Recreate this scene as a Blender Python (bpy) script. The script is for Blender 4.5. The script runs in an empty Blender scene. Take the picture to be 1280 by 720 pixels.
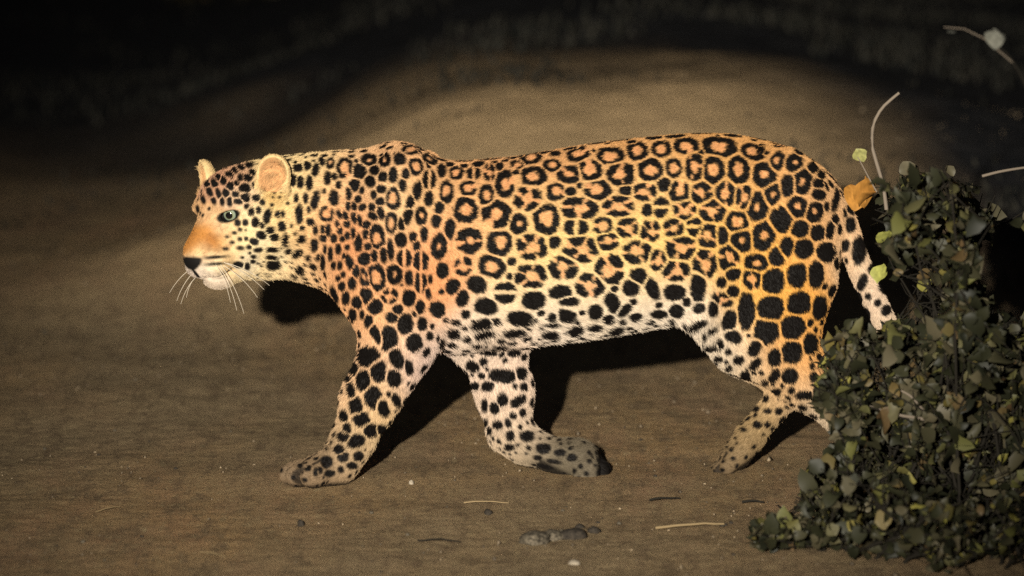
import bpy, math, random
import numpy as np
from mathutils import Vector, Matrix

random.seed(7)
rng = np.random.default_rng(7)
scene = bpy.context.scene
COL = scene.collection

# ------------------------------------------------------------------ camera
CAM = np.array([0.0, -12.0, 1.9])
AIM = np.array([0.0, 0.0, 0.385])
HFOV = 2 * math.atan(640 / 615 / float(np.linalg.norm(AIM - CAM)))
cam_data = bpy.data.cameras.new('camera')
cam = bpy.data.objects.new('camera', cam_data)
COL.objects.link(cam)
cam.location = CAM
cam.rotation_euler = (Vector(AIM) - Vector(CAM)).to_track_quat('-Z', 'Y').to_euler()
cam_data.sensor_width = 36
cam_data.lens = 18 / math.tan(HFOV / 2)
cam_data.clip_start = 0.1
cam_data.clip_end = 2000
cam_data.dof.use_dof = True
cam_data.dof.focus_distance = 12.0
cam_data.dof.aperture_fstop = 2.8
scene.camera = cam

# ------------------------------------------------------------------ night sky
world = bpy.data.worlds.new('World')
scene.world = world
world.use_nodes = True
wn = world.node_tree
sky = wn.nodes.new('ShaderNodeTexSky')
sky.sky_type = 'NISHITA'
sky.sun_disc = False
sky.sun_elevation = math.radians(-2.0)
sky.sun_rotation = math.radians(200)
wn.nodes['Background'].inputs[1].default_value = 0.15
wn.links.new(sky.outputs[0], wn.nodes['Background'].inputs[0])

# ------------------------------------------------------------------ the searchlight that lights the animal
LAMP = Vector((-0.85, -12.0, 2.36))
LAMP_AIM = Vector((-0.06, 0.0, 0.72))
spot = bpy.data.lights.new('searchlight', 'SPOT')
spot.energy = 15500
spot.color = (1.0, 0.93, 0.80)
spot.spot_size = math.radians(16.5)
spot.spot_blend = 1.0
spot.shadow_soft_size = 0.045
lamp = bpy.data.objects.new('searchlight', spot)
COL.objects.link(lamp)
lamp.location = LAMP
lamp.rotation_euler = (LAMP_AIM - LAMP).to_track_quat('-Z', 'Y').to_euler()

scene.view_settings.view_transform = 'Standard'
scene.view_settings.look = 'None'
scene.view_settings.exposure = 0.0
scene.view_settings.gamma = 1.0
scene.render.engine = 'CYCLES'
scene.cycles.use_denoising = False
scene.cycles.max_bounces = 4

# ------------------------------------------------------------------ measuring helper
_f = AIM - CAM
_f = _f / np.linalg.norm(_f)
_r = np.array([1.0, 0, 0])
_u = np.cross(_r, _f)
FPX = 640 / math.tan(HFOV / 2)


def P(px, py, y=0.0):
    """point of the vertical plane at depth y that the survey sheet (1280 x 720) shows at px, py"""
    d = _f + _r * ((px - 640) / FPX) + _u * ((360 - py) / FPX)
    return CAM + d * ((y - CAM[1]) / d[1])


def G(px, py, z=0.0):
    """point of the ground at px, py of the survey sheet"""
    d = _f + _r * ((px - 640) / FPX) + _u * ((360 - py) / FPX)
    return CAM + d * ((z - CAM[2]) / d[2])


PX = 1 / 615.0


# ------------------------------------------------------------------ noise helpers
def vnoise(p, seed=0):
    """smooth value noise in -1..1 for points p (n,2 or n,3)"""
    p = np.asarray(p, dtype=np.float64)
    i = np.floor(p).astype(np.int64)
    f = p - i
    f = f * f * (3 - 2 * f)
    dim = p.shape[1]
    out = np.zeros(len(p))
    for c in range(2 ** dim):
        w = np.ones(len(p))
        h = np.full(len(p), seed * 374761393 + 668265263, dtype=np.int64)
        for k in range(dim):
            b = (c >> k) & 1
            w = w * (f[:, k] if b else 1 - f[:, k])
            h = (h ^ ((i[:, k] + b) * (73856093, 19349663, 83492791)[k])) * 1274126177 & 0x7fffffff
        h = (h ^ (h >> 13)) * 1103515245 & 0x7fffffff
        h = (h ^ (h >> 16)) & 0xffff
        out += w * (h / 32767.5 - 1)
    return out


def fbm(p, oct=4, seed=0):
    a, s, out = 1.0, 0.0, 0
    for k in range(oct):
        out = out + a * vnoise(np.asarray(p) * 2 ** k, seed + k)
        s += a
        a *= 0.5
    return out / s


def mesh_obj(name, verts, faces, mat=None, parent=None, smooth=True):
    me = bpy.data.meshes.new(name)
    me.from_pydata([tuple(v) for v in verts], [], [tuple(f) for f in faces])
    if smooth:
        me.polygons.foreach_set('use_smooth', [True] * len(me.polygons))
    if mat:
        me.materials.append(mat)
    o = bpy.data.objects.new(name, me)
    COL.objects.link(o)
    if parent:
        o.parent = parent
    return o


def big_mesh(name, V, Q, mat=None, parent=None, smooth=True):
    """fast mesh from numpy arrays, faces all with the same number of corners"""
    me = bpy.data.meshes.new(name)
    V = np.ascontiguousarray(V, dtype=np.float32)
    Q = np.ascontiguousarray(Q, dtype=np.int32)
    n, k = Q.shape
    me.vertices.add(len(V))
    me.vertices.foreach_set('co', V.ravel())
    me.loops.add(n * k)
    me.loops.foreach_set('vertex_index', Q.ravel())
    me.polygons.add(n)
    me.polygons.foreach_set('loop_start', np.arange(0, n * k, k, dtype=np.int32))
    me.update(calc_edges=True)
    me.validate()
    if smooth:
        me.polygons.foreach_set('use_smooth', np.ones(n, dtype=bool))
    if mat:
        me.materials.append(mat)
    o = bpy.data.objects.new(name, me)
    COL.objects.link(o)
    if parent:
        o.parent = parent
    return o


def tag(o, label=None, cat=None, group=None, kind=None):
    if label: o['label'] = label
    if cat: o['category'] = cat
    if group: o['group'] = group
    if kind: o['kind'] = kind
    return o


def new_mat(name, rough=0.9, spec=0.2):
    m = bpy.data.materials.new(name)
    m.use_nodes = True
    b = m.node_tree.nodes['Principled BSDF']
    b.inputs['Roughness'].default_value = rough
    b.inputs['Specular IOR Level'].default_value = spec
    return m, m.node_tree, b


# ================================================================== GROUND
def sst(a, b, x):
    t = np.clip((x - a) / (b - a), 0, 1)
    return t * t * (3 - 2 * t)


def mound(x, y):  # slope built up so the lamp brightens the ground here
    """low bank behind the animal, its slope shaped to catch more lamp light"""
    w = .25 * vnoise(np.stack([x * 1.1, y * .7], 1), 41)
    px_ = sst(-1.5, .15, x + w) * (1 - .6 * sst(.4, 2.6, x + w))
    py_ = sst(1.7, 4.3, y + w) * (1 - .25 * sst(6, 12, y))
    q = np.stack([x, y], 1)
    return .44 * px_ * py_ * (1 + .06 * fbm(q * 1.3, 3, 44)) + .010 * px_ * py_ * fbm(q * 7, 3, 45)


def ground_h(x, y):
    x, y = np.asarray(x, float).ravel(), np.asarray(y, float).ravel()
    p = np.stack([x, y], 1)
    near = 1 - .6 * np.exp(-((y) / .35) ** 2) * (np.abs(x) < .75)
    z = .010 * fbm(p * 2.2, 3, 50) + near * (.0030 * fbm(p * 5, 3, 60) + .0042 * np.clip(fbm(p * np.array([15, 6]), 3, 70), .12, 1) + .0016 * vnoise(p * 62, 71))
    far = sst(9, 25, y)
    return z * (1 + far * 3) - .004 + mound(x, y)


GXs = np.concatenate([-np.geomspace(300, 2.9, 26), np.arange(-2.8, 2.8, .011), np.geomspace(2.9, 300, 26)])
GYs = np.concatenate([-np.geomspace(60, 1.75, 16), np.arange(-1.7, 1.2, .014), np.arange(1.2, 9.5, .028), np.geomspace(9.6, 600, 60)])
gX, gY = np.meshgrid(GXs, GYs, indexing='ij')
gZ = ground_h(gX, gY)
GV = np.stack([gX.ravel(), gY.ravel(), gZ], 1)
ny_ = len(GYs)
ii, jj = np.meshgrid(np.arange(len(GXs) - 1), np.arange(ny_ - 1), indexing='ij')
b0 = (ii * ny_ + jj).ravel()
GQ = np.stack([b0, b0 + ny_, b0 + ny_ + 1, b0 + 1], 1)
m_soil, nt, bs = new_mat('soil', .95, .08)
N, Lk = nt.nodes.new, nt.links.new


def mixc(fac, a, b):
    n = N('ShaderNodeMix'); n.data_type = 'RGBA'
    Lk(fac, n.inputs[0])
    for k, v in ((6, a), (7, b)):
        if isinstance(v, tuple): n.inputs[k].default_value = v + (1,)
        else: Lk(v, n.inputs[k])
    return n.outputs[2]


def nz(scale, detail=4, rough=.55, stretch=(1, 1, 1)):
    mp = N('ShaderNodeMapping'); mp.inputs['Scale'].default_value = stretch
    Lk(tco.outputs['Object'], mp.inputs[0])
    n = N('ShaderNodeTexNoise'); n.inputs['Scale'].default_value = scale
    n.inputs['Detail'].default_value = detail; n.inputs['Roughness'].default_value = rough
    Lk(mp.outputs[0], n.inputs['Vector'])
    return n.outputs['Fac']


def ramp(fac, a, b):
    n = N('ShaderNodeMapRange'); n.inputs['From Min'].default_value = a; n.inputs['From Max'].default_value = b
    Lk(fac, n.inputs['Value'])
    return n.outputs[0]


tco = N('ShaderNodeTexCoord')
c = mixc(ramp(nz(2.3, 5, .6, (1, .3, 1)), .35, .65), (.49, .315, .155), (.43, .30, .155))
c = mixc(ramp(nz(5.1, 4, .6, (1, .3, 1)), .45, .75), c, (.45, .26, .15))
c = mixc(ramp(nz(1.1, 6, .6, (1, .35, 1)), .40, .62), c, (.39, .285, .165))
c = mixc(ramp(nz(13, 6, .75, (1, .25, 1)), .50, .72), c, (.24, .175, .10))
c = mixc(ramp(nz(26, 5, .7, (1, .25, 1)), .48, .75), c, (.24, .165, .10))
c = mixc(ramp(nz(70, 4, .8, (1, .3, 1)), .52, .75), c, (.50, .38, .21))
c = mixc(ramp(nz(190, 2, .8, (1, .3, 1)), .60, .72), c, (.12, .09, .055))
sa_ = N('ShaderNodeAttribute'); sa_.attribute_name = 'pool_light'
c = mixc(sa_.outputs['Fac'], c, mixc(ramp(nz(9, 6, .65), .35, .7), (.78, .54, .29), (.62, .43, .225)))  # paler soil paints the lamp's bright pool onto the bank
va_ = N('ShaderNodeAttribute'); va_.attribute_name = 'turf_gloom'
c = mixc(va_.outputs['Fac'], c, mixc(ramp(nz(11, 6, .7), .35, .65), (.010, .011, .014), (.034, .033, .034)))  # near-black turf, also painting the fall of light around the pool
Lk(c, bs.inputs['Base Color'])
bmp = N('ShaderNodeBump'); bmp.inputs['Strength'].default_value = .8; bmp.inputs['Distance'].default_value = .018
Lk(nz(150, 6, .8, (1, .4, 1)), bmp.inputs['Height'])
Lk(bmp.outputs[0], bs.inputs['Normal'])
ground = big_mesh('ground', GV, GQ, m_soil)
tag(ground, 'bare brown earth with fine grit and straw', None, None, 'structure')


def turf_gloom_mask(x, y):  # turf beyond the bare patch, doubling as painted darkness around the pool
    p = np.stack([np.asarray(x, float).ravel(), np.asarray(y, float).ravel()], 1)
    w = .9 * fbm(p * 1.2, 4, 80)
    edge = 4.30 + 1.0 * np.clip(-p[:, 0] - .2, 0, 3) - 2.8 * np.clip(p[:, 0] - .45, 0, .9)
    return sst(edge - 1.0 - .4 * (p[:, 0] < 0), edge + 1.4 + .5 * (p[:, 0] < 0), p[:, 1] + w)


for nm, val in (('pool_light', np.clip(mound(GV[:, 0], GV[:, 1]) / .3, 0, 1) * .9), ('turf_gloom', turf_gloom_mask(GV[:, 0], GV[:, 1]))):
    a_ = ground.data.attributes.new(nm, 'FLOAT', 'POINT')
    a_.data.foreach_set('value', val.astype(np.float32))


gZ2 = gZ.reshape(len(GXs), len(GYs))


def gz_at(x, y):
    return float(gZ2[min(np.searchsorted(GXs, x), len(GXs) - 1), min(np.searchsorted(GYs, y), len(GYs) - 1)])


# ---- grass beyond the bare patch: blades, one mass
def blades(name, pos, hgt, wid, mat):
    n = len(pos)
    ang = rng.uniform(0, 6.283, n)
    lean = rng.normal(0, .45, (n, 2)) * hgt[:, None]
    sd = np.stack([np.cos(ang), np.sin(ang), 0 * ang], 1) * wid[:, None]
    tip = pos + np.concatenate([lean, hgt[:, None]], 1)
    mid = pos + np.concatenate([lean * .35, hgt[:, None] * .55], 1)
    V_ = np.stack([pos - sd, pos + sd, mid + sd * .7, mid - sd * .7, tip], 1).reshape(-1, 3)
    b = np.arange(n) * 5
    T = np.concatenate([np.stack([b, b + 1, b + 2], 1), np.stack([b, b + 2, b + 3], 1), np.stack([b + 3, b + 2, b + 4], 1)])
    return big_mesh(name, V_, T, mat, None, False)


m_grass, gt, gb = new_mat('dry_grass', .8, .15)
gi = gt.nodes.new('ShaderNodeNewGeometry')
gr = gt.nodes.new('ShaderNodeValToRGB')
gr.color_ramp.elements[0].color = (.008, .009, .008, 1); gr.color_ramp.elements[1].color = (.034, .031, .024, 1)
gt.links.new(gi.outputs['Random Per Island'], gr.inputs[0]); gt.links.new(gr.outputs[0], gb.inputs['Base Color'])
n = 90000
gx_ = rng.uniform(-3.6, 3.6, n); gy_ = 1.6 + rng.random(n) ** 1.3 * 13
cl = fbm(np.stack([gx_, gy_], 1) * 1.6, 3, 90)
tm = turf_gloom_mask(gx_, gy_)
k = (rng.random(n) < tm * sst(-.25, .35, cl)) | (rng.random(n) < .012 * (cl > .15))
k &= (gx_ > -.2) | (rng.random(n) < .35)
gx_, gy_, tm = gx_[k], gy_[k], tm[k]
pos = np.stack([gx_, gy_, ground_h(gx_, gy_)], 1)
grass = blades('grass', pos, rng.uniform(.008, .035, len(pos)) * (.6 + .8 * tm), rng.uniform(.0025, .006, len(pos)), m_grass)
tag(grass, 'short dark dry grass beyond the bare earth', 'grass', None, 'stuff')


# ================================================================== LEOPARD
VX = 0.0036
gx = np.concatenate([np.arange(-0.70, -0.40, 0.0030), np.arange(-0.40, 1.02, 0.0050)])
gy = np.arange(-0.235, 0.205, 0.0036)
gz = np.arange(-0.03, 0.735, 0.0036)
GXF, GYF, GZF = [a.astype(np.float32) for a in (gx, gy, gz)]
F = np.full((len(gx), len(gy), len(gz)), 1.0, dtype=np.float32)


def sub(lo, hi):
    a = []
    for g, l, h in zip((GXF, GYF, GZF), lo, hi):
        a.append(slice(max(int(np.searchsorted(g, l)) - 1, 0), min(int(np.searchsorted(g, h)) + 1, len(g))))
    return tuple(a)


def pts(s):
    return GXF[s[0]][:, None, None], GYF[s[1]][None, :, None], GZF[s[2]][None, None, :]


def smin(a, b, k):
    h = np.maximum(k - np.abs(a - b), 0) / k
    return np.minimum(a, b) - h * h * k * 0.25


def put(s, d, k):
    F[s] = smin(F[s], d, k)


def cut(s, d, k):
    F[s] = -smin(-F[s], d, k)


def cone(a, b, ra, rb, k=0.03, ky=1.0):
    """tapered limb from a to b; ky > 1 makes it thinner in depth"""
    a, b = np.asarray(a, float), np.asarray(b, float)
    m = max(ra, rb) + k + 0.03
    s = sub(np.minimum(a, b) - m, np.maximum(a, b) + m)
    x, y, z = pts(s)
    dx, dy, dz = x - a[0], y - a[1], z - a[2]
    ba = b - a
    t = np.clip((dx * ba[0] + dy * ba[1] + dz * ba[2]) / (ba @ ba + 1e-9), 0, 1)
    t2 = t
    qx, qy, qz = dx - t * ba[0], (dy - t * ba[1]) * ky, dz - t * ba[2]
    d = np.sqrt(qx * qx + qy * qy + qz * qz) - (ra + (rb - ra) * t2)
    put(s, d / max(1, ky * .8), k)


def ell_d(s, c, r, R=None):
    x, y, z = pts(s)
    dx, dy, dz = x - c[0], y - c[1], z - c[2]
    if R is not None:
        q = [dx * R[i][0] + dy * R[i][1] + dz * R[i][2] for i in range(3)]
    else:
        q = [dx, dy, dz]
    k0 = np.sqrt(sum((q[i] / r[i]) ** 2 for i in range(3)))
    k1 = np.sqrt(sum((q[i] / r[i] ** 2) ** 2 for i in range(3))) + 1e-6
    return k0 * (k0 - 1) / k1


def ell(c, r, k=0.03, R=None, op='add'):
    m = max(r) + k + 0.02
    s = sub(np.asarray(c) - m, np.asarray(c) + m)
    d = ell_d(s, c, r, R)
    (put if op == 'add' else cut)(s, d, k)


def roty(deg):
    """rows are the local axes: first axis tilted by deg in the x-z plane"""
    a = math.radians(deg)
    return np.array([[math.cos(a), 0, math.sin(a)], [0, 1, 0], [-math.sin(a), 0, math.cos(a)]])


# ---- trunk: lofted through stations (x, back line, belly line, half width, egg shape)
ST = np.array([
    (322, 214, 332, .060), (345, 205, 338, .074), (372, 199, 346, .084), (400, 195, 356, .092), (430, 191, 385, .100),
    (460, 186, 415, .106), (490, 182, 430, .110), (520, 187, 436, .115), (550, 199, 439, .122), (580, 204, 437, .129),
    (620, 201, 433, .134), (680, 191, 428, .137), (740, 181, 421, .136), (790, 175, 413, .132),
    (840, 170, 404, .124), (880, 168, 398, .117), (920, 170, 398, .113), (960, 178, 400, .110),
    (1000, 193, 385, .102), (1030, 213, 360, .088), (1050, 238, 325, .062), (1062, 268, 290, .02)], float)
sx = (ST[:, 0] - 640) * PX
stop = np.array([P(a, b)[2] for a, b in ST[:, :2]])
sbot = np.array([P(a, b)[2] for a, b in ST[:, [0, 2]]])


def spline(x, xs, ys):
    """smooth (cubic hermite) interpolation"""
    m = np.gradient(ys, xs)
    i = np.clip(np.searchsorted(xs, x) - 1, 0, len(xs) - 2)
    h = xs[i + 1] - xs[i]
    t = np.clip((x - xs[i]) / h, 0, 1)
    return ((1 + 2 * t) * (1 - t) ** 2 * ys[i] + t * (1 - t) ** 2 * h * m[i] + t * t * (3 - 2 * t) * ys[i + 1] + t * t * (t - 1) * h * m[i + 1])


def trunk():
    s = sub((sx[0] - .05, -.22, .1), (sx[-1] + .05, .22, .73))
    x, y, z = pts(s)
    xc = np.clip(GXF[s[0]], sx[0], sx[-1]).astype(float)
    tp, bt, hw = spline(xc, sx, stop), spline(xc, sx, sbot), spline(xc, sx, ST[:, 3])
    zc = ((tp + bt) / 2)[:, None, None]
    hh = ((tp - bt) / 2)[:, None, None]
    hw = hw[:, None, None]
    ox = (GXF[s[0]] - xc)[:, None, None]
    v = (z - zc) / hh
    # egg: narrower to the spine, widest just above the middle
    w = hw * (1 - 0.10 * np.clip(v, 0, 1.2) ** 2)
    q = ((np.abs(y) / w) ** 2.15 + np.abs(v) ** 2.15 + 1e-9) ** (1 / 2.15)
    d = (q - 1) * np.minimum(hw, hh) * .9
    d = np.where(np.abs(ox) > 0, np.sqrt(np.maximum(d, 0) ** 2 + ox ** 2), d)
    put(s, d.astype(np.float32), 0.01)


trunk()
# shoulder blades and hips stand out of the trunk
for sd, yy in ((-1, -.085), (1, .085)):
    dxp = 0 if sd < 0 else 25
    ell(P(488 + dxp, 268, yy), (.060, .047, .135), .028, roty(-18))
    ell(P(462 + dxp, 335, yy * 1.02), (.060, .052, .085), .03, roty(25))
# scapula tops
for sd in (-1, 1):
    cone(P(498, 212, .035 * sd), P(480, 262, .075 * sd), .036, .045, .045)
ell(P(612, 320, 0), (.16, .135, .165), .05)                      # rib cage
# near fore leg
yN, yF = -.098, .075
cone(P(455, 345, -.095), P(497, 425, -.105), .068, .058, .05, 1.15)  # upper arm
cone(P(497, 425, -.105), P(462, 500, -.11), .066, .053, .035, 1.2)  # forearm
cone(P(518, 428, -.10), P(490, 470, -.105), .032, .03, .05)         # elbow
cone(P(462, 500, -.11), P(440, 553, -.115), .052, .038, .03, 1.15)
cone(P(440, 553, -.115), P(424, 580, -.118), .037, .033, .03)       # wrist
cone(P(424, 580, -.118), P(398, 592, -.12), .032, .030, .03)        # pastern


PAWS = []


def paw(c, heading, L, W, H, toes=4, k=.005, pitch=0):
    """four toes fanned in front of the pad; heading = unit vector"""
    h = np.asarray(heading, float)
    h = h / np.linalg.norm(h)
    side = np.cross([0, 0, 1], h)
    side = side / np.linalg.norm(side)
    up = np.cross(h, side)
    R = np.array([h, side, up])
    ell(c, (L * .62, W * .95, H), .02, R)
    PAWS.append((np.asarray(c), h, side, up, L, W, H))
    tc = []
    for i, (o, fwd) in enumerate(((-.86, .40), (-.30, .66), (.30, .66), (.86, .40))):
        q = np.asarray(c) + side * (W * o) + h * (L * fwd) - up * (H * .18)
        ell(q, (L * .36, W * .31, H * .80), k, R)
        tc.append(q + h * (L * .30))
    return tc, h


toe_n, head_n = paw(P(403, 596, -.12) * [1, 1, 0] + [0, 0, .030], (-.90, -.44, 0), .086, .046, .029)
# far fore leg, lifted, paw folded back
cone(P(520, 345, .085), P(602, 425, .075), .07, .056, .05, 1.15)
cone(P(615, 420, .075), P(630, 490, .07), .066, .053, .04, 1.2)
cone(P(630, 490, .07), P(638, 540, .062), .053, .041, .03, 1.15)
cone(P(638, 540, .062), P(655, 556, .06), .041, .034, .025)
cone(P(655, 556, .06), P(700, 572, .05), .034, .036, .025)
toe_f, head_f = paw(P(722, 574, .045), (.86, -.10, -.50), .074, .046, .040)
# near hind leg
ell(P(965, 300, -.07), (.112, .066, .19), .032, roty(-8))
cone(P(975, 330, -.085), P(935, 420, -.10), .105, .072, .032, 1.45)      # thigh
cone(P(985, 360, -.085), P(985, 440, -.10), .085, .055, .05, 1.4)
cone(P(938, 415, -.10), P(1000, 478, -.105), .062, .042, .04, 1.3)  # shank
cone(P(990, 440, -.10), P(1020, 490, -.105), .045, .032, .04, 1.3)
cone(P(1000, 478, -.105), P(1042, 514, -.105), .040, .027, .03)
cone(P(1042, 514, -.105), P(1084, 572, -.10), .030, .025, .02)        # hock to foot
cone(P(1084, 572, -.10), P(1084, 592, -.10), .027, .028, .02)
toe_hn, head_hn = paw(P(1074, 596, -.10) * [1, 1, 0] + [0, 0, .027], (-1, -.05, 0), .080, .040, .027)
# flank skin between belly and thigh
cone(P(862, 385, -.06), P(920, 430, -.085), .032, .048, .035, 1.3)
# far hind leg, swung forward
cone(P(950, 340, .07), P(930, 430, .085), .10, .062, .05, 1.4)
cone(P(930, 430, .085), P(988, 484, .085), .055, .034, .03, 1.2)
cone(P(988, 484, .085), P(938, 545, .085), .031, .025, .02)
cone(P(938, 545, .085), P(922, 568, .085), .026, .026, .02)
toe_hf, head_hf = paw(P(918, 571, .085), (-.80, -.12, -.55), .056, .031, .021)
# tail
TAIL = [(1024, 246, 0.0, .026), (1050, 270, -.015, .026), (1066, 312, -.03, .0235), (1082, 352, -.04, .0225), (1101, 392, -.045, .0215),
        (1118, 430, -.04, .021), (1132, 480, -.02, .021), (1150, 530, .01, .026), (1176, 560, .03, .025), (1206, 566, .04, .024), (1232, 548, .04, .020)]
TT = np.array([list(P(*a[:3])) + [a[3]] for a in TAIL])
tt = np.linspace(0, len(TT) - 1, 46)
TT = np.stack([spline(tt, np.arange(len(TT)).astype(float), TT[:, k]) for k in range(4)], 1)
for a, b in zip(TT[:-1], TT[1:]):
    cone(a[:3], b[:3], a[3], b[3], .004)

# ---- head, in its own frame: forward, near side, up
TURN, NOD = math.radians(45), math.radians(17)
hf = np.array([-math.cos(TURN) * math.cos(NOD), -math.sin(TURN) * math.cos(NOD), -math.sin(NOD)])
hs = np.array([math.sin(TURN), -math.cos(TURN), 0.0])
hu = np.cross(hs, hf) * 1.0
if hu[2] < 0: hu = -hu
ROLL = math.radians(7)
hs, hu = hs * math.cos(ROLL) + hu * math.sin(ROLL), hu * math.cos(ROLL) - hs * math.sin(ROLL)
EYE = (.080, .041, .021)
EARS = []
HO = P(308, 264, -.035)
HR = np.array([hf, hs, hu])


def H(f, s, u):
    return HO + hf * f + hs * s + hu * u


def hell(f, s, u, r, k=.02, R=None, op='add'):
    ell(H(f, s, u), r, k, HR if R is None else R, op)


cone(HO - hf * .02 + [0, 0, -.01], P(405, 275, 0), .085, .105, .06)
hell(0, 0, .012, (.088, .086, .080), .02)                    # cranium
hell(.035, 0, .037, (.06, .066, .048), .03)                  # forehead
hell(-.005, 0, -.035, (.075, .082, .068), .03)               # back of the jaw
cone(H(.05, 0, -.03), H(.136, 0, -.054), .055, .039, .025)   # muzzle
cone(H(.055, 0, .028), H(.152, 0, -.024), .034, .025, .025)  # nose bridge
hell(.163, 0, -.040, (.014, .029, .015), .012)               # nose
for sd in (1, -1):
    hell(.03, .047 * sd, -.040, (.062, .042, .050), .03)      # cheek
    hell(.070, .036 * sd, .042, (.026, .024, .014), .012)     # brow
    hell(.136, .024 * sd, -.060, (.032, .027, .025), .010)    # whisker pad
    hell(.057, .042 * sd, -.006, (.032, .022, .015), .012)     # cheek bone
hell(.122, 0, -.096, (.029, .029, .019), .015)               # chin
cone(H(.10, 0, -.093), H(.0, 0, -.088), .026, .050, .03)     # lower jaw
for sd in (1, -1):
    hell(EYE[0], EYE[1] * sd, EYE[2], (.014, .023, .0100), .006, None, 'cut')
    # mouth groove
    a, b = H(.157, .012 * sd, -.083), H(.080, .052 * sd, -.084)
    for t in np.linspace(0, 1, 9):
        q = a + (b - a) * t + hu * (-.006 * math.sin(t * 3))
        ell(q, (.0075, .0075, .0038), .006, HR, 'cut')
    # ear: a cupped shell
    n = np.array([.84, .46 * sd, .16])
    n = n / np.linalg.norm(n)
    nw = hf * n[0] + hs * n[1] + hu * n[2]
    upv = hu * .97 + hs * (.30 * sd) - hf * .12
    upv = upv - nw * (upv @ nw)
    upv = upv / np.linalg.norm(upv)
    sv = np.cross(upv, nw)
    RE = np.array([nw, sv, upv])
    ec = H(-.010, .106 * sd, .070 if sd > 0 else .068)
    EARS.append((ec, nw, sv, upv))
    s = sub(ec - .09, ec + .09)
    d = ell_d(s, ec, (.021, .036, .043), RE)
    d2 = ell_d(s, ec + nw * .014 + upv * .001, (.027, .031, .038), RE)
    d = -smin(-d, d2, .006)
    put(s, d, .012)
    cone(ec - upv * .030 - nw * .008, ec - upv * .065 - nw * .02 - hs * (.035 * sd), .028, .045, .02)

F[[0, -1], :, :] = 1; F[:, [0, -1], :] = 1; F[:, :, [0, -1]] = 1


def surface_nets(F, gx, gy, gz):
    n = np.array(F.shape) - 1
    ins = F < 0
    cnt = np.zeros(n, np.int8)
    for i in (0, 1):
        for j in (0, 1):
            for k in (0, 1):
                cnt += ins[i:i + n[0], j:j + n[1], k:k + n[2]]
    act = (cnt > 0) & (cnt < 8)
    ci = np.argwhere(act)
    idx = np.full(n, -1, np.int32)
    idx[act] = np.arange(len(ci))
    acc = np.zeros((len(ci), 3)); w = np.zeros(len(ci))
    g = (gx, gy, gz)
    corners = [(i, j, k) for i in (0, 1) for j in (0, 1) for k in (0, 1)]
    for a in corners:
        for ax in range(3):
            if a[ax]: continue
            b = list(a); b[ax] = 1
            ia, ib = ci + a, ci + b
            fa = F[ia[:, 0], ia[:, 1], ia[:, 2]]; fb = F[ib[:, 0], ib[:, 1], ib[:, 2]]
            m = (fa < 0) != (fb < 0)
            t = np.where(m, fa / np.where(m, fa - fb, 1), 0)
            for k in range(3):
                pa, pb = g[k][ia[:, k]], g[k][ib[:, k]]
                acc[:, k] += np.where(m, pa + (pb - pa) * t, 0)
            w += m
    V = acc / w[:, None]
    Q = []
    for ax in range(3):
        a = [slice(1, -1)] * 3
        lo = [slice(1, -1)] * 3; lo[ax] = slice(0, -1)
        hi = [slice(1, -1)] * 3; hi[ax] = slice(1, None)
        A, B = ins[tuple(lo)], ins[tuple(hi)]
        e = np.argwhere(A != B)
        off = np.ones(3, int); off[ax] = 0
        p = e + off
        flip = A[e[:, 0], e[:, 1], e[:, 2]]
        u, v = (ax + 1) % 3, (ax + 2) % 3
        du = np.zeros(3, int); du[u] = 1
        dv = np.zeros(3, int); dv[v] = 1
        c = [idx[tuple((p - o).T)] for o in (du + dv, dv, 0 * du, du)]
        q = np.stack(c, 1)
        q[~flip] = q[~flip][:, ::-1]
        Q.append(q)
    return V, np.concatenate(Q)


V, Q = surface_nets(F, gx, gy, gz)
# relax a little
Eg = np.concatenate([Q[:, [0, 1]], Q[:, [1, 2]], Q[:, [2, 3]], Q[:, [3, 0]]])
deg = np.bincount(Eg.ravel(), minlength=len(V)).astype(float)
for it in range(2):
    acc = np.zeros_like(V)
    for k in range(3):
        acc[:, k] = np.bincount(Eg[:, 0], V[Eg[:, 1], k], len(V)) + np.bincount(Eg[:, 1], V[Eg[:, 0], k], len(V))
    V = V * .4 + .6 * acc / deg[:, None]
print('leopard verts', len(V), V.min(0), V.max(0))

leo = bpy.data.objects.new('leopard', None)
COL.objects.link(leo)
tag(leo, 'spotted leopard walking across the bare ground with its head turned to the side', 'leopard')
m_body, nt, bs = new_mat('coat', .8, .2)
bs.inputs['Base Color'].default_value = (.6, .4, .2, 1)
body = big_mesh('body', V, Q, m_body, leo)
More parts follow.
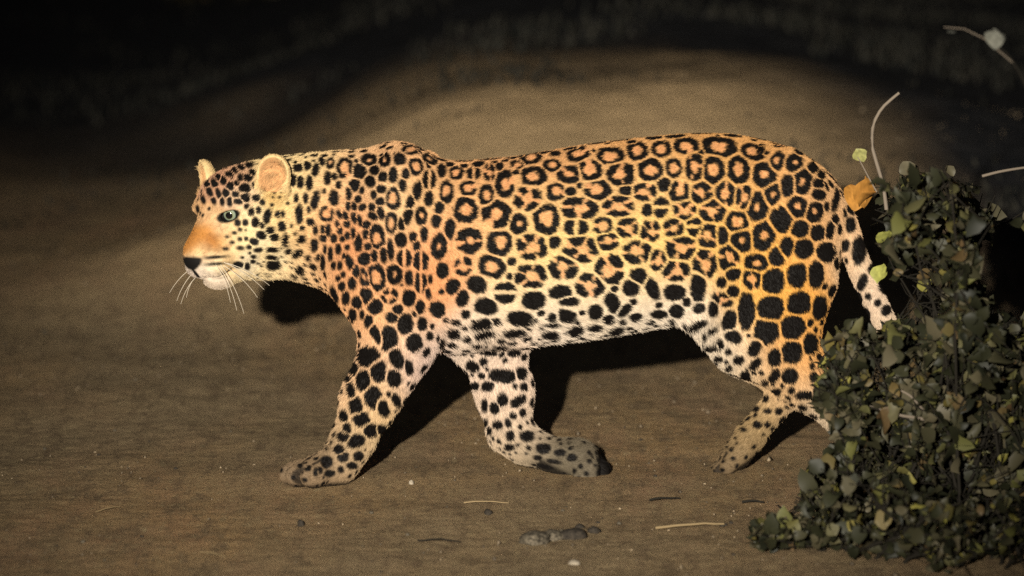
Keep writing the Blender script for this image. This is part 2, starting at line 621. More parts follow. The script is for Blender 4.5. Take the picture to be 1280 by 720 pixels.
# ------------------------------------------------------------------ coat pattern
# every marking seen on the flank: sheet x, sheet y, half width, half height, tilt, kind
# S solid, R ring, r ring with a small centre, C open ring, B broken ring, h / v split across / upright
MARKS = '''
552 213 5.5 8 0 S;570 216 8 8 0 R;592 217 8 7 0 v;612 216 7 10 0 B;624 209 5 5 0 S;646 206 8 5 0 C;663 197 13 8 10 R;690 207 11 7 -5 R
631 230 11 16 0 C;667 220 15 11 0 R;558 240 8 13 0 R;585 235 10 8.5 0 C;608 244 8.5 12.5 0 R;660 249 16 13 0 B;695 240 10.5 10 0 C
582 263 14 14 0 R;620 268 16 16 25 C;648 280 10 11.5 0 r;683 274 15 17 0 R;549 260 5.5 8 -20 S;545 276 5.5 8 -10 S;562.5 285.5 6 12 -5 S
587 301 15 14 0 B;624 304 14.5 14 0 R;549 308 8.5 14.5 -10 r;579 333 10 11 0 B;614.5 333 16 12 -25 R;553 338 7 9 0 S;566 358 8 9 -20 S
664 309 17 15 0 B;639.5 327 5 5 0 S;663 345 18 13 0 B;693 303 7 7 0 S;595.5 355.5 12 9 -20 S;631 365.5 12.5 11.5 0 h;667 375.5 13 10 0 S
607 383 13 9 -15 S;578 373 7 10 -10 S;547 387 9 9 0 S;651 398 15 8 -5 S;602 405.5 13 6 12 S;605.5 418 12 4.5 12 S;643 416 14 5 5 S
567 417 7.5 6 0 S;687 418 10 5 0 S;582 393 5 5 0 S;570 403 6 3 0 S;693 395 9 7 0 S;690 406 11 2.5 0 S
693 192 7 3.5 0 S;723 193 14 8 15 C;763 195 16 10 0 R;797 189 12 11 0 R;827 187 11.5 9.5 0 R;711 218 14 10 0 B;738 213 13 13 -20 C
776 218 16 14 0 B;813 212.5 14 13 0 R;830 231 8 8 0 S;712.5 239.5 7 5 0 S;747 238 16 12 0 C;782 238 8 6 0 S;806 240 14 10 0 B
724 260 21 13 0 B;773 257.5 18 12 0 B;809 263 6.5 7 0 S;826 259 8.5 12 0 h;720 284 13.5 9.5 0 v;753 282 11 10 0 C;784.5 284.5 12.5 11 0 B
813 289 11.5 12 0 B;842 284.5 11.5 11 0 B;759 302 13 10 0 B;726.5 312 20 15 0 B;796.5 315.5 17 13 0 B;822 324.5 10 12 0 B
704.5 334.5 17 13.5 0 B;762 336.5 17 17 0 B;738 356.5 16.5 13.5 0 B;798 345.5 10 9 0 S;789 359 9.5 10 0 S;844.5 339 15.5 11.5 0 B
815.5 361 7 13 25 S;700 365.5 13 8 0 S;711 376.5 12.5 5 0 S;765.5 378 8 12 20 S;744.5 390 8 9 0 S;781 388 10 5 40 S;703 394.5 17 7 -5 S
743 409 9 4 0 S;769 413 10 4.5 25 S;719 413 9 6 20 S;824 393 10 5 0 S;843 365.5 12 9 0 S
858 182.5 15 9 0 C;899.5 183.5 20 11 -5 R;841.5 209.5 9.5 11 0 R;868 209 10 17 0 B;892 212.5 12 16.5 0 R;923 212.5 12 16.5 0 R;941 190 14 9.5 -15 R
956.5 218.5 13 14.5 0 r;971 202 8 12.5 -25 r;849 239.5 12 12 0 C;877 242 12 13.5 0 B;906.5 242 11.5 15 0 B;930 246.5 10 13.5 0 B;966 242 10 13 -30 r
856 263 13.5 11 0 B;890.5 263 15.5 13.5 0 B;946.5 258.5 12 17 -5 r;921 277 12.5 12 0 R;868 283 9 11 0 h;885.5 295.5 12 14.5 0 B
902 294.5 7.5 11 0 S;927 301 12 13 0 r;954.5 294.5 13 17 -20 r;851 310 18 13 0 B;881 329 14 17 0 B;911 322 12 14.5 0 B;945.5 329 13 10 0 r
916.5 342 8 8 0 S;940 349 10 12 0 B;966.5 352 12.5 14.5 0 S;902 353 5.5 6 0 S;916.5 364.5 6.5 7 0 S;903 374.5 12 7 -25 B;872.5 358 9 18 0 S
892 386.5 5.5 10 0 S;933 389 9.5 21 0 S;912 401 8 12 -15 S;963.5 385.5 14.5 15 0 S;958 414.5 15 15 0 S;916.5 421 10 7 -30 S;871 408 12 4.5 25 S
840 402.5 4 3 0 S;892 414 6 3 20 S;993 204 10.5 10 0 r;1015.5 209.5 6.5 7 -30 S;1026.5 218 5 6 -30 S;1003 226 10.5 15.5 -10 r
984 233 9 13 -15 S;1023 229.5 7.5 6 0 S;1023 243 8 7 -20 S;996.5 258.5 11.5 12 -20 r;1018.5 265 9.5 12 -20 r;976 275 13 14.5 -15 S
1000.5 286.5 10.5 10 0 S;1022 291 9 9 0 S;1045 249 4.5 16 -18 S;1053 233 5 13 -25 S;1033 258.5 3.5 5.5 0 S;1037 288 5 11 -15 S
983 309 8 12.5 -15 S;971 321 10 10 -30 S;1004.5 311 11 11 0 S;1033 315.5 11 12 0 S;996.5 344.5 11.5 13.5 0 S;1020 343 9 15.5 0 S
999 379 13.5 13 0 S;1024.5 384.5 8.5 14.5 0 S;991 409 14 13.5 0 S;1033 415 12 10 0 S;1013 430 8.5 13 0 S;989 441 12.5 12.5 0 S;969 446 8 10 0 S
944 435 7 11.5 -30 S;987 470 9 9 0 S;968 470 5.5 9 -30 S;944 455 5 9 -40 S;931.5 470 6.5 6 0 S;923 450 6 5.5 0 S;890 435 9 3.5 5 S
898 449 5 3.5 0 S;911 460 4.5 3 0 S;1005 494 10 5 0 S;969 490 7 4.5 10 S;957 478.5 4.5 3 0 S;948 492.5 4 3 0 S;945 511 4 4 0 S;959 514 5 3 0 S
930 522 4 3 0 S;947 531 5 4 0 S;929.5 537 4 2.5 0 S;1033 512 7 4 0 S;1041 530 4 6 0 S
372.5 210 5 4 0 S;384 207.5 4 4.5 0 S;394.5 212 3.5 7.5 -10 S;402 202 3.5 4.5 0 S;413 204 4 6 0 r;431 210 8 11 0 C;461 200 8 6 0 r;449 214 7 7.5 0 S
468 213 5 5 0 S;366 226 3.5 6 0 S;375 228 3.5 6 0 S;386.5 229 3.5 8 0 S;409 223 3.5 7 0 S;418 221 3 4 0 S;423 231 3 4 0 S;443 232 5.5 6.5 0 S
462.5 227 5 6 30 S;370 248 2.5 4.5 0 S;382 248 2.5 5.5 0 S;394 250 4 10 -15 S;417.5 247 5 8 0 S;405 239 2 3 0 S;374 268 3.5 11 0 S;408.5 267.5 7 8 0 C
436 242 3 7 0 S;452 238 3 4 0 S;447.5 249 3.5 4 0 S;467 244 3 4.5 0 S;475 252 4.5 4 0 S;442.5 258 3 4.5 15 S;453 259 4 3.5 40 S;465 259 3.5 4 0 S
466 270 5 4 -30 S;476 266 3.5 7 10 S;388 277.5 4 4 0 S;442.5 272 2.8 6 10 S;434 280 3.5 4 0 S;458 281 4.5 4.5 0 S;450 276 2.5 7 20 S;424 268 2.5 5 20 S
432 270 2.5 6 20 S;422 282 2.5 6 15 S;435 258 2.5 5 0 S;386 262 2 3.5 0 S;377.5 285 2.5 2.5 0 S;481 200 7 8 0 r;499.5 199 7 7 0 S;512.5 187.5 9 6 0 R
519.5 208.5 8 10 0 R;537 199 10 6 -25 r;478.5 221 4.5 5 0 S;491.5 219 5 9 0 S;507 217.5 5 7 -15 S;503 231 4.5 8 0 S;536.5 224 8 11 0 v;477 236.5 5 4 0 S
491.5 248.5 8 13.5 0 R;521 239 5 12 -10 S;513 252.5 5 9 -15 S;536 248 5 9 0 S;489 278 6.5 13 0 R;509 271 5 11 -20 S;502 280 4 7.5 0 S;526.5 270 6.5 10 0 r
377.5 299 4 4 0 S;394 287.5 2.5 5 0 S;403 287 2.5 5 0 S;410 288 3 7 0 S;371 317 6 4 30 S;392.5 306.5 4 6.5 0 S;404 297.5 3.5 4 0 S;417.5 298 3.5 4.5 0 S
423 311 3 5.5 0 S;413 317.5 2.5 7.5 0 S;406 312 2 5 0 S;424 287 3 5 15 S;385 322.5 3 3.5 0 S;391 333 4.5 3 -30 S;375 338 4 5 45 S;397.5 322 2.5 3.5 0 S
403.5 328 2.5 9 0 S;434 309 2.5 3 0 S;428 299 3 3 0 S;434 295 2.5 4 0 S;441.5 291.5 2.5 7 10 S;447.5 304 4 9 5 S;460 308 4 4 0 S;457 292.5 3.5 5 0 S
430 320 2 3 0 S;417 332 2.5 4 0 S;425 332.5 2.5 4.5 0 S;437.5 329 3.8 9.5 25 S;456 324 6 6.5 0 S;467.5 320 3.5 7 0 S;445 339 4.5 7 25 S;455 348 4.5 11 15 r
440 354 4 6.5 0 S;427.5 358 3.5 5 0 S;429 343 2.5 3 0 S;423 348 2.5 3 0 S;432.5 372.5 4 7 0 S;418 368 3 9 20 S;458 369 6 9 10 S;446 378 5.5 7 0 S;426 385 4 7 0 S
471.5 296 7.5 13 10 R;471.5 346.5 8 14 12 R;469 383 7.5 8 0 S;501 300 6.5 9 0 S;516 296 4.5 6 0 S;521 307 4.5 5.5 0 S;530 293.5 4.5 9 0 S;488 312 4 12 5 S
479 318 3.5 9 5 S;505 323 8.5 10 0 v;526.5 326.5 8.5 11 0 v;493 343 9 11 0 r;511 347.5 5 9 5 S;526 353 7 12 0 v;538 349 2.5 5.5 0 S;535 366.5 3.5 7 15 S
486.5 370 9.5 9 0 B;511 372.5 7.5 9 0 S;497 387 6 6 0 S;525 384 5 8 0 S;441 393 4 7.5 0 S;452.5 393 2.5 5 0 S;490 397 7 6.5 0 S;506.5 405 9 12 0 S
527.5 405 5.5 8 0 S;461 402.5 4.5 7.5 0 S;431.5 410 4 10 0 S;470 417.5 4.5 13 30 S;486 424 10 14.5 0 S;517.5 428.5 9 10.5 0 S;447.5 426 5.5 11.5 22 S
460 446 12.5 10 0 S;495 447 7.5 13.5 25 S;442.5 460 5 8 -10 S;473 463 8 11.5 0 S;511 459 4.5 9 10 S;492.5 473 8 9.5 10 S;454 476 7 11 0 S;435 473 3.5 4 0 S
439 488 4 9 10 S;466.5 496.5 9 11.5 15 S;537 420 4 5 0 S;445 507.5 6.5 9 10 S;477.5 508 5.5 11 25 S;495 500 4.5 9 20 S;451.5 524 8 8 0 S;430 520 4 6 0 S
434 536 4 6 0 S;463.5 537.5 7 7 0 S;476 536 5 5 0 S;430 546 6.5 5 0 S;445 551 9 6 20 S;424 562 5 5 0 S;429 571.5 6 5 15 S;448 570 5 5 0 S;408 577.5 6 6 0 S
440 582 5 3.5 0 S;426 587 3 3.5 0 S;412.5 592 5 3.5 0 S;385 585 3 3 0 S;395 590 2.5 4 0 S;375 582 2.5 2.5 0 S;367 597 2.5 2.5 0 S;381 600 2.5 2 0 S;400 588 2.5 3.5 0 S
611 441 11 3.5 -5 S;642.5 441.5 8 4 0 S;625 433 8 2.5 0 S;591.5 457.5 8 6 -15 S;604 452 5 5 0 S;628.5 470 16 8 -8 S;651.5 467 6.5 7.5 0 S;610 483 7.5 6 0 S
594 482.5 5 4.5 0 S;628 500 6.5 8 0 S;618 510 5.5 7 0 S;647.5 501.5 10 5.5 30 S;606 507 3.5 8 0 S;622.5 531.5 5.5 5 0 S;635 529 3.5 6 20 S;641.5 520 4 3.5 0 S
607.5 528 2.5 5 0 S;659 545 9 6 0 S;679 561 9 6 0 S;638 545 5 6 0 S;636.5 559 6 4 0 S;681 583 11 3 -15 S;692 577 9 2.5 -10 S;700 566 7 4 0 S;715 572 6 4 0 S;672 572 5 3 0 S
1079.5 272 7 9 0 S;1063 281 6 9 0 S;1056.5 307 5 7 0 S;1073.5 313 8 16 -5 S;1078 353 5 10 -15 S;1111.6 360 5 10 -10 S;1108 388 6 6 0 S;1102 350 4 8 0 S;1092 335 6 9 -15 S
300 222.5 2.5 4 0 S;310 222.5 4 3.5 0 S;287.5 233 3.5 4 0 S;306 235 5 4 0 S;282.5 241 3 4 0 S;306.5 247.5 4 4 0 S;273 242 2 6 25 S;277.5 251.5 2 5 15 S
298 251.5 5 2.5 0 S;287 252 2.5 4.5 0 S;320 247.5 3.5 3 0 S;328 253 3 3 0 S;308 257.5 2.5 3 0 S;314 265 3 4 0 S;323 263 2.5 3.5 0 S;334 270 3.5 7.5 -15 S
306.5 278 3 3.5 0 S;297 278.5 3 3.5 0 S;319 278 3.5 5 10 S;347.5 268 3 3.5 0 S;353 268 2.5 3.5 0 S;327.5 282 2.5 3 0 S;352.5 283 4 5 0 S;338 287.5 4.5 3.5 0 S
326 294 5 4 -20 S;342.5 296.5 4.5 3.5 10 S;356.5 300 3 7.5 0 S;318 302 4.5 3.5 -20 S;300 299 2.5 2 0 S;307.5 298.5 2 2 0 S;300.6 310 4 2 0 S;311 309 2.5 2.5 0 S
323 312.6 5 2.3 5 S;339.5 312 5.5 2.5 0 S;339.5 321.5 6 2.3 0 S;341.5 331 7 5 10 S;360 314 4 3 30 S;317 321 2.5 2 0 S;316 327 2.5 2 0 S;309 333 2.5 4 0 S
269 321.5 11 1.2 4 S;269 330 10 1.4 4 S;298 331 5 3.2 0 S;282 311 3 1.5 0 S;290 303 2.5 1.6 0 S;293 291 2.2 1.6 0 S;284 296 2 1.4 0 S;300 287 2 1.8 0 S
293 214 3 3 0 S;279 226 3 4 25 S;268 229 3 4 30 S;262 240 2.5 5 30 S;254 250 2 4 20 S;287 218 4 2.5 0 S;275 214 3.5 2.5 20 S;301 210 4 2.5 0 S;311 207 4 2.5 0 S
267 251 2 4 25 S;259 230 3 3 30 S;294 243 3 3 0 S;319 231 3 3 0 S;315 216 3 3 0 S;296 229 2.5 2.5 0 S;273 222 2.5 3 25 S;247 262 1.8 4 10 S
'''
SIDE = np.array([1.0, 0, 0])


def sheet(p):
    """side elevation of the animal in sheet units"""
    d = p - CAM
    w = d @ _f
    return 640 + FPX * (d @ _r) / w, 360 - FPX * (d @ _u) / w


from mathutils.bvhtree import BVHTree
bvh = BVHTree.FromPolygons([tuple(v) for v in V], Q.tolist())


def vnormals(V, Q):
    fn = np.cross(V[Q[:, 2]] - V[Q[:, 0]], V[Q[:, 3]] - V[Q[:, 1]])
    N = np.zeros_like(V)
    for c in range(4):
        for k in range(3):
            N[:, k] += np.bincount(Q[:, c], fn[:, k], len(V))
    return N / (np.linalg.norm(N, axis=1)[:, None] + 1e-12)


VN = vnormals(V, Q)
spots = []                                  # centre, axis u, axis v, ru, rv, kind, seed
for row in MARKS.replace('\n', ';').split(';'):
    if not row.strip():
        continue
    a = row.split()
    x, y, rx, ry, tl = map(float, a[:5])
    d = _f + _r * ((x - 640) / FPX) + _u * ((360 - y) / FPX)
    hit = bvh.ray_cast(Vector(CAM), Vector(d / np.linalg.norm(d)))
    if hit[0] is None:
        continue
    c, n = np.array(hit[0]), np.array(hit[1])
    nv = abs(n @ _f)
    t = math.radians(tl)
    # sheet axes carried onto the tangent plane of the skin
    if x < 322 and y < 256: rx, ry = rx * 1.15, ry * 1.15
    if x < 480: rx, ry = rx * 1.16, ry * 1.12
    e1 = _r * math.cos(t) + _u * math.sin(t)
    e2 = -_r * math.sin(t) + _u * math.cos(t)
    spots.append((c, n, e1, e2, rx * PX * 1.12 + .0007, ry * PX * 1.12 + .0007, a[5], max(nv, .3)))
# dark spots in a row along the spine
for x in np.arange(548, 1046, 33.0):
    x += rng.uniform(-5, 5)
    xx = (x - 640) * PX
    c = bvh.ray_cast(Vector((xx, rng.uniform(-.012, .012), 1.2)), Vector((0, 0, -1)))
    spots.append((np.array(c[0]), np.array(c[1]), np.array([1.0, 0, 0]), np.array([0, 1.0, 0]), rng.uniform(.018, .025), rng.uniform(.010, .014), 'S', 1.0))
traced = len(spots)
print('marks on the skin', traced)

# fill the rest of the skin (back, far side, inner legs, brow) with spots of the size that belongs there
A3 = np.concatenate([Q[:, [0, 1, 2]], Q[:, [0, 2, 3]]])
ar = np.linalg.norm(np.cross(V[A3[:, 1]] - V[A3[:, 0]], V[A3[:, 2]] - V[A3[:, 0]]), axis=1) / 2
cum = np.cumsum(ar) / ar.sum()


def sample_skin(n):
    t = np.searchsorted(cum, rng.random(n))
    r1, r2 = np.sqrt(rng.random(n)), rng.random(n)
    w = np.stack([1 - r1, r1 * (1 - r2), r1 * r2], 1)[:, :, None]
    p = (V[A3[t]] * w).sum(1)
    nn = (VN[A3[t]] * w).sum(1)
    return p, nn / np.linalg.norm(nn, axis=1)[:, None]


def local_head(p):
    d = p - HO
    return d @ hf, d @ hs, d @ hu


cp, cn = sample_skin(9000)
sxp, syp = sheet(cp)
lf, ls, lu = local_head(cp)
inhead = (lf > -.05) & (np.abs(ls) < .13) & (np.abs(lu) < .14)
fr = np.full(len(cp), .0155)
fr[sxp < 520] = .0085
fr[syp > 400] = .0105
fr[(syp > 540)] = .0055
fr[inhead] = .0042
fr[sxp > 1062] = .0165
SC = [s[0] for s in spots]
SRm = [max(s[4], s[5]) for s in spots]
SCa = np.array(SC); SRa = np.array([.5 * (s[4] + s[5]) for s in spots])
for i in range(len(cp)):
    if inhead[i] and lf[i] > .055 and abs(ls[i]) < .05 and lu[i] < .03:
        continue
    dd = np.linalg.norm(SCa - cp[i], axis=1) - SRa
    seen = (cn[i] @ _f) < -.25
    r = min(fr[i], dd.min() - (.0038 if seen else .0045))
    if r < fr[i] * (.42 if seen else .72) or r < .0028:
        continue
    u = np.cross(cn[i], [0, 1, 0]); nu = np.linalg.norm(u)
    u = np.array([1.0, 0, 0]) - cn[i] * cn[i][0] if nu < .3 else u / nu
    u = u / np.linalg.norm(u)
    v = np.cross(cn[i], u)
    big = fr[i] > .012 and not seen and sxp[i] < 1055
    spots.append((cp[i], cn[i], u, v, r * rng.uniform(.85, 1.1), r * rng.uniform(.85, 1.1), rng.choice(list('BRBS')) if big else 'S', 1.0))
    SCa = np.vstack([SCa, cp[i]]); SRa = np.append(SRa, r)
print('all marks', len(spots))


def sstep(a, b, x):
    t = np.clip((x - a) / (b - a), 0, 1)
    return t * t * (3 - 2 * t)


def markings(p):
    """darkness and rosette-centre tint for points p"""
    order = np.argsort(p[:, 0])
    ps = p[order]
    dark = np.zeros(len(p)); inner = np.zeros(len(p))
    b1 = np.full(len(p), 9.0); b2 = np.full(len(p), 9.0)
    n1 = fbm(ps * 130, 2, 3)
    n2 = vnoise(ps * 210, 9)
    for k, (c, n, e1, e2, ru, rv, kind, nv) in enumerate(spots):
        rm = max(ru, rv) / nv * 1.5
        a, b = np.searchsorted(ps[:, 0], (c[0] - rm, c[0] + rm))
        if b <= a:
            continue
        o = ps[a:b] - c
        m = np.nonzero((np.abs(o[:, 1]) < rm * 1.2) & (np.abs(o[:, 2]) < rm) & (np.abs(o @ n) < max(rm * .75, .012)))[0]
        if len(m) == 0:
            continue
        o = o[m]
        u, v = o @ e1 / ru, o @ e2 / rv
        rho = (np.abs(u) ** 2.3 + np.abs(v) ** 2.3) ** (1 / 2.3)
        g = a + m
        soft = .0022 / min(ru, rv)
        rr = rho + n1[g] * .17 + n2[g] * .06
        d = 1 - sstep(1 - soft, 1 + soft, rr)
        q1, q2 = b1[g], b2[g]
        rw = rr
        b2[g] = np.where(rw < q1, q1, np.minimum(q2, rw)); b1[g] = np.minimum(q1, rw)
        rs = np.random.default_rng(1000 + k)
        th = np.arctan2(v, u)
        if kind in 'RCBr':
            h = {'R': .46, 'C': .42, 'B': .36, 'r': .24}[kind] * rs.uniform(.88, 1.1)
            ou, ov = rs.uniform(-.1, .1, 2)
            r2 = np.hypot(u - ou, v - ov) + n1[g] * .22
            hole = 1 - sstep(h - soft, h + soft, r2)
            if kind in 'CB':
                ng = 1 if kind == 'C' else rs.integers(2, 5)
                ph = rs.uniform(0, 6.28)
                for q in range(ng):
                    an = ph + q * 6.283 / ng + rs.uniform(-.35, .35)
                    dt = np.abs((th - an + math.pi) % (2 * math.pi) - math.pi)
                    wid = (.34 if kind == 'C' else rs.uniform(.10, .20))
                    gap = (1 - sstep(wid - .10, wid + .10, dt + n1[g] * .25)) * sstep(.15, .3, rho)
                    hole = np.maximum(hole, gap)
            inn = hole * (1 - sstep(.75, .95, rr))
            d = d * (1 - hole)
            inner[g] = np.maximum(inner[g], inn)
        elif kind in 'hv':
            t = np.abs(v if kind == 'h' else u) + n1[g] * .15
            d = d * sstep(.08, .24, t)
        dark[g] = np.maximum(dark[g], d)
    seam = sstep(.06, .26, b2 - b1)
    dark *= seam; inner *= seam
    D = np.empty(len(p)); I = np.empty(len(p))
    D[order] = dark; I[order] = inner
    return D, I


# ground colour of the coat, by place; dim light is painted into paws and lower legs (sheet x, sheet y, r, g, b)
TONE = np.array([
    (560, 215, .62, .38, .20), (620, 205, .60, .36, .19), (700, 195, .60, .36, .18), (780, 185, .60, .36, .17), (870, 178, .60, .36, .16), (960, 190, .60, .36, .16),
    (590, 255, .70, .46, .24), (660, 255, .70, .50, .26), (740, 240, .70, .50, .26), (820, 230, .70, .50, .25), (900, 230, .70, .46, .20),
    (600, 310, .72, .50, .27), (680, 310, .74, .58, .28), (760, 300, .74, .58, .26), (840, 290, .74, .56, .24), (900, 300, .72, .48, .18),
    (560, 340, .70, .38, .20), (560, 300, .70, .43, .24), (640, 350, .76, .62, .36), (720, 350, .77, .64, .38), (800, 340, .76, .60, .30), (860, 330, .74, .53, .22),
    (620, 390, .76, .68, .52), (700, 390, .76, .70, .56), (780, 390, .75, .70, .56), (850, 380, .72, .68, .58), (600, 420, .74, .69, .60), (700, 420, .74, .70, .63), (800, 408, .70, .67, .60),
    (950, 240, .70, .44, .19), (1000, 220, .62, .40, .20), (1040, 250, .62, .42, .24), (960, 300, .72, .43, .14), (1010, 300, .72, .42, .15), (960, 370, .74, .44, .13), (1010, 380, .74, .42, .13),
    (930, 380, .74, .50, .18), (970, 430, .74, .42, .14), (1010, 440, .72, .42, .17), (980, 475, .70, .52, .32), (930, 450, .74, .66, .50), (880, 415, .74, .70, .60), (900, 440, .74, .70, .60),
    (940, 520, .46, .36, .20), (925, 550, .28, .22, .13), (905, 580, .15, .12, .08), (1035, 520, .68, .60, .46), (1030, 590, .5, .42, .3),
    (480, 190, .68, .46, .27), (520, 195, .66, .42, .24), (540, 240, .70, .48, .26), (500, 250, .76, .60, .36), (480, 290, .74, .56, .34), (440, 290, .60, .27, .13), (430, 250, .64, .33, .18), (440, 320, .60, .28, .14), (425, 310, .60, .28, .14),
    (460, 230, .76, .58, .36), (410, 230, .78, .64, .38), (380, 230, .78, .66, .38), (380, 290, .80, .66, .36), (410, 290, .70, .42, .22), (410, 340, .68, .42, .22), (385, 335, .80, .72, .48),
    (440, 340, .62, .33, .18), (490, 340, .68, .43, .25), (530, 320, .66, .33, .17), (540, 360, .68, .36, .18), (450, 400, .70, .40, .20), (500, 410, .74, .52, .30), (460, 370, .72, .46, .26),
    (470, 440, .72, .50, .30), (440, 440, .70, .52, .38), (480, 480, .74, .54, .28), (445, 500, .70, .52, .36), (470, 520, .74, .60, .36), (520, 440, .66, .58, .54), (510, 470, .64, .56, .56),
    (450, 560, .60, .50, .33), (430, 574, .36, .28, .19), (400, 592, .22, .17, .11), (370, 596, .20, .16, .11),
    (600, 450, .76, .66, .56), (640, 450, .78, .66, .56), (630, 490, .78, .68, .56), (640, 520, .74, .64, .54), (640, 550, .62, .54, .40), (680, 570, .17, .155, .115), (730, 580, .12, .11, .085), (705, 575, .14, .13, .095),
    (1060, 290, .70, .52, .34), (1080, 330, .74, .62, .46), (1100, 370, .76, .66, .54), (1120, 420, .74, .64, .50),
    (300, 220, .62, .42, .28), (280, 225, .58, .36, .24), (260, 235, .56, .36, .24), (310, 245, .72, .58, .40), (290, 245, .68, .52, .36), (345, 245, .72, .52, .22), (355, 260, .80, .66, .34),
    (320, 270, .80, .70, .46), (330, 300, .82, .77, .54), (350, 320, .82, .78, .56), (310, 300, .80, .72, .44), (310, 325, .80, .75, .56), (258, 288, .50, .25, .08), (242, 298, .48, .24, .08), (286, 292, .74, .60, .36), (292, 305, .78, .68, .44), (282, 304, .66, .42, .18), (290, 312, .76, .62, .38),
    (250, 266, .64, .44, .25), (268, 302, .42, .18, .05), (276, 284, .74, .58, .36), (262, 272, .68, .50, .30), (255, 316, .74, .56, .32), (270, 326, .80, .70, .46), (258, 332, .80, .74, .58), (285, 322, .76, .60, .36), (262, 350, .66, .60, .50), (250, 340, .70, .65, .58)], float)


def tone(p):
    x, y = sheet(p)
    W = np.zeros(len(p)); C = np.zeros((len(p), 3))
    for t in TONE:
        s = 7.5 if t[0] < 365 else 27.0
        w = np.exp(-((x - t[0]) ** 2 + (y - t[1]) ** 2) / (2 * s * s)) + 1e-9 / (1 + (x - t[0]) ** 2 + (y - t[1]) ** 2)
        W += w; C += w[:, None] * t[2:]
    C = C / W[:, None]
    g = C.mean(1)[:, None]
    return np.clip(g + (C - g) * 1.12, .01, 1) * np.array([.655, .585, .55])


def ear_zone(p):
    """how far a point lies inside an ear cup"""
    out = np.zeros(len(p)); rim = np.zeros(len(p)); any_ = np.zeros(len(p), bool)
    for ec, nw, sv, upv in EARS:
        d = p - ec
        a, b, c = d @ nw, d @ sv, d @ upv
        r = np.hypot(b / .035, c / .043)
        m = (r < 1.25) & (np.abs(a) < .03)
        out = np.where(m, np.maximum(out, (1 - sstep(.74, .93, r)) * (a > -.012)), out)
        any_ |= m & (c > -.03) & (r < 1.15)
    return out, any_


def coat(p):
    C = tone(p)
    D, I = markings(p)
    f, s, u = local_head(p)
    hd = (f > -.06) & (np.abs(s) < .13) & (np.abs(u) < .15)
    sa = np.abs(s)
    inn, ear = ear_zone(p)
    D[ear] = 0; I[ear] = 0
    C = C * (1 + .10 * fbm(p * 60, 3, 21))[:, None]
    orange = np.array([.47, .22, .095])
    C = C * (1 - .75 * I[:, None]) + orange * (.75 * I[:, None])
    C[ear] = np.array([.52, .37, .18])
    C = np.where((inn * ear)[:, None] > 0, C * (1 - inn[:, None]) + (np.array([.44, .23, .10]) * (1 + .5 * fbm(p * 90, 3, 33))[:, None]) * inn[:, None], C)
    # face
    def seg(a, b, r0, r1):
        a, b = np.array(a), np.array(b)
        q = np.stack([f, sa, u], 1) - a
        t = np.clip(q @ (b - a) / ((b - a) @ (b - a)), 0, 1)
        return 1 - sstep(r0, r1, np.linalg.norm(q - t[:, None] * (b - a), axis=1))
    nose = np.where(hd, 1 - sstep(.85, 1.05, np.sqrt(((f - .171) / .026) ** 2 + (s / (.033 - .55 * np.clip(-.036 - u, 0, .03))) ** 2 + ((u + .042) / .0165) ** 2)), 0)
    phil = np.where(hd, seg((.175, 0, -.05), (.171, 0, -.075), .0035, .007), 0)
    eye = np.where(hd, 1 - sstep(.85, 1.1, np.sqrt(((f - EYE[0]) / .026) ** 2 + ((sa - EYE[1]) / .027) ** 2 + ((u - EYE[2]) / .0135) ** 2)), 0)
    tear = np.where(hd, seg((EYE[0] + .010, EYE[1] - .012, EYE[2] - .003), (EYE[0] + .024, EYE[1] - .019, EYE[2] - .016), .004, .0075), 0)
    lip = np.where(hd, seg((.157, .014, -.083), (.080, .054, -.086), .0036, .007), 0) * (f > .06)
    corner = np.where(hd, seg((.106, .042, -.087), (.080, .052, -.091), .005, .010), 0)
    under = np.where(hd, seg((EYE[0] + .006, EYE[1] - .004, EYE[2] - .020), (EYE[0] - .010, EYE[1] + .012, EYE[2] - .018), .003, .008), 0)
    over = np.where(hd, seg((EYE[0] + .004, EYE[1] - .006, EYE[2] + .019), (EYE[0] - .012, EYE[1] + .012, EYE[2] + .017), .002, .006), 0)
    for m, col in ((under, (.60, .53, .40)), (over, (.55, .47, .35))):
        C = C * (1 - m[:, None]) + np.array(col) * m[:, None]
        D = D * (1 - m)
    xq, yq = sheet(p)
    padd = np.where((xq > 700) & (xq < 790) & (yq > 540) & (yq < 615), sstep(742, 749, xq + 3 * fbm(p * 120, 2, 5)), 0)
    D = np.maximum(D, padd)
    for pc, ph, ps_, pu, pL, pW, pH in PAWS:
        q = p - pc
        a, b, cc = q @ ph, q @ ps_, q @ pu
        m = (a > pL * .12) & (a < pL * 1.1) & (np.abs(b) < pW * 1.4) & (np.abs(cc) < pH * 1.3)
        gapd = np.minimum.reduce([np.abs(b - o * pW) for o in (-.58, 0, .58)])
        D = np.maximum(D, np.where(m, .85 * (1 - sstep(.0016, .0050, gapd)), 0))  # shade between the toes painted as dark lines
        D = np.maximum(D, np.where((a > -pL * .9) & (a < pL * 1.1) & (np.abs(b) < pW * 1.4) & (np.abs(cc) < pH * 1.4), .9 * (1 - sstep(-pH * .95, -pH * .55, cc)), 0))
    bridge = np.where(hd & (f > .07) & (np.abs(s) < .05) & (u > -.05), .35 * sstep(.05, .35, fbm(np.stack([f * 40, s * 260, u * 120], 1), 3, 66)), 0)
    C = C * (1 - bridge[:, None]) + np.array([.20, .085, .03]) * bridge[:, None]
    C = C * (1 + .22 * fbm(p * 170, 2, 61))[:, None]
    blk = np.maximum.reduce([nose, phil, eye, tear, lip * .9, corner])
    D = np.maximum(D, blk)
    dark = np.array([.0045, .0035, .003])
    C = np.clip(C, 0, .9)
    return C * (1 - D[:, None]) + dark * D[:, None], hd, nose


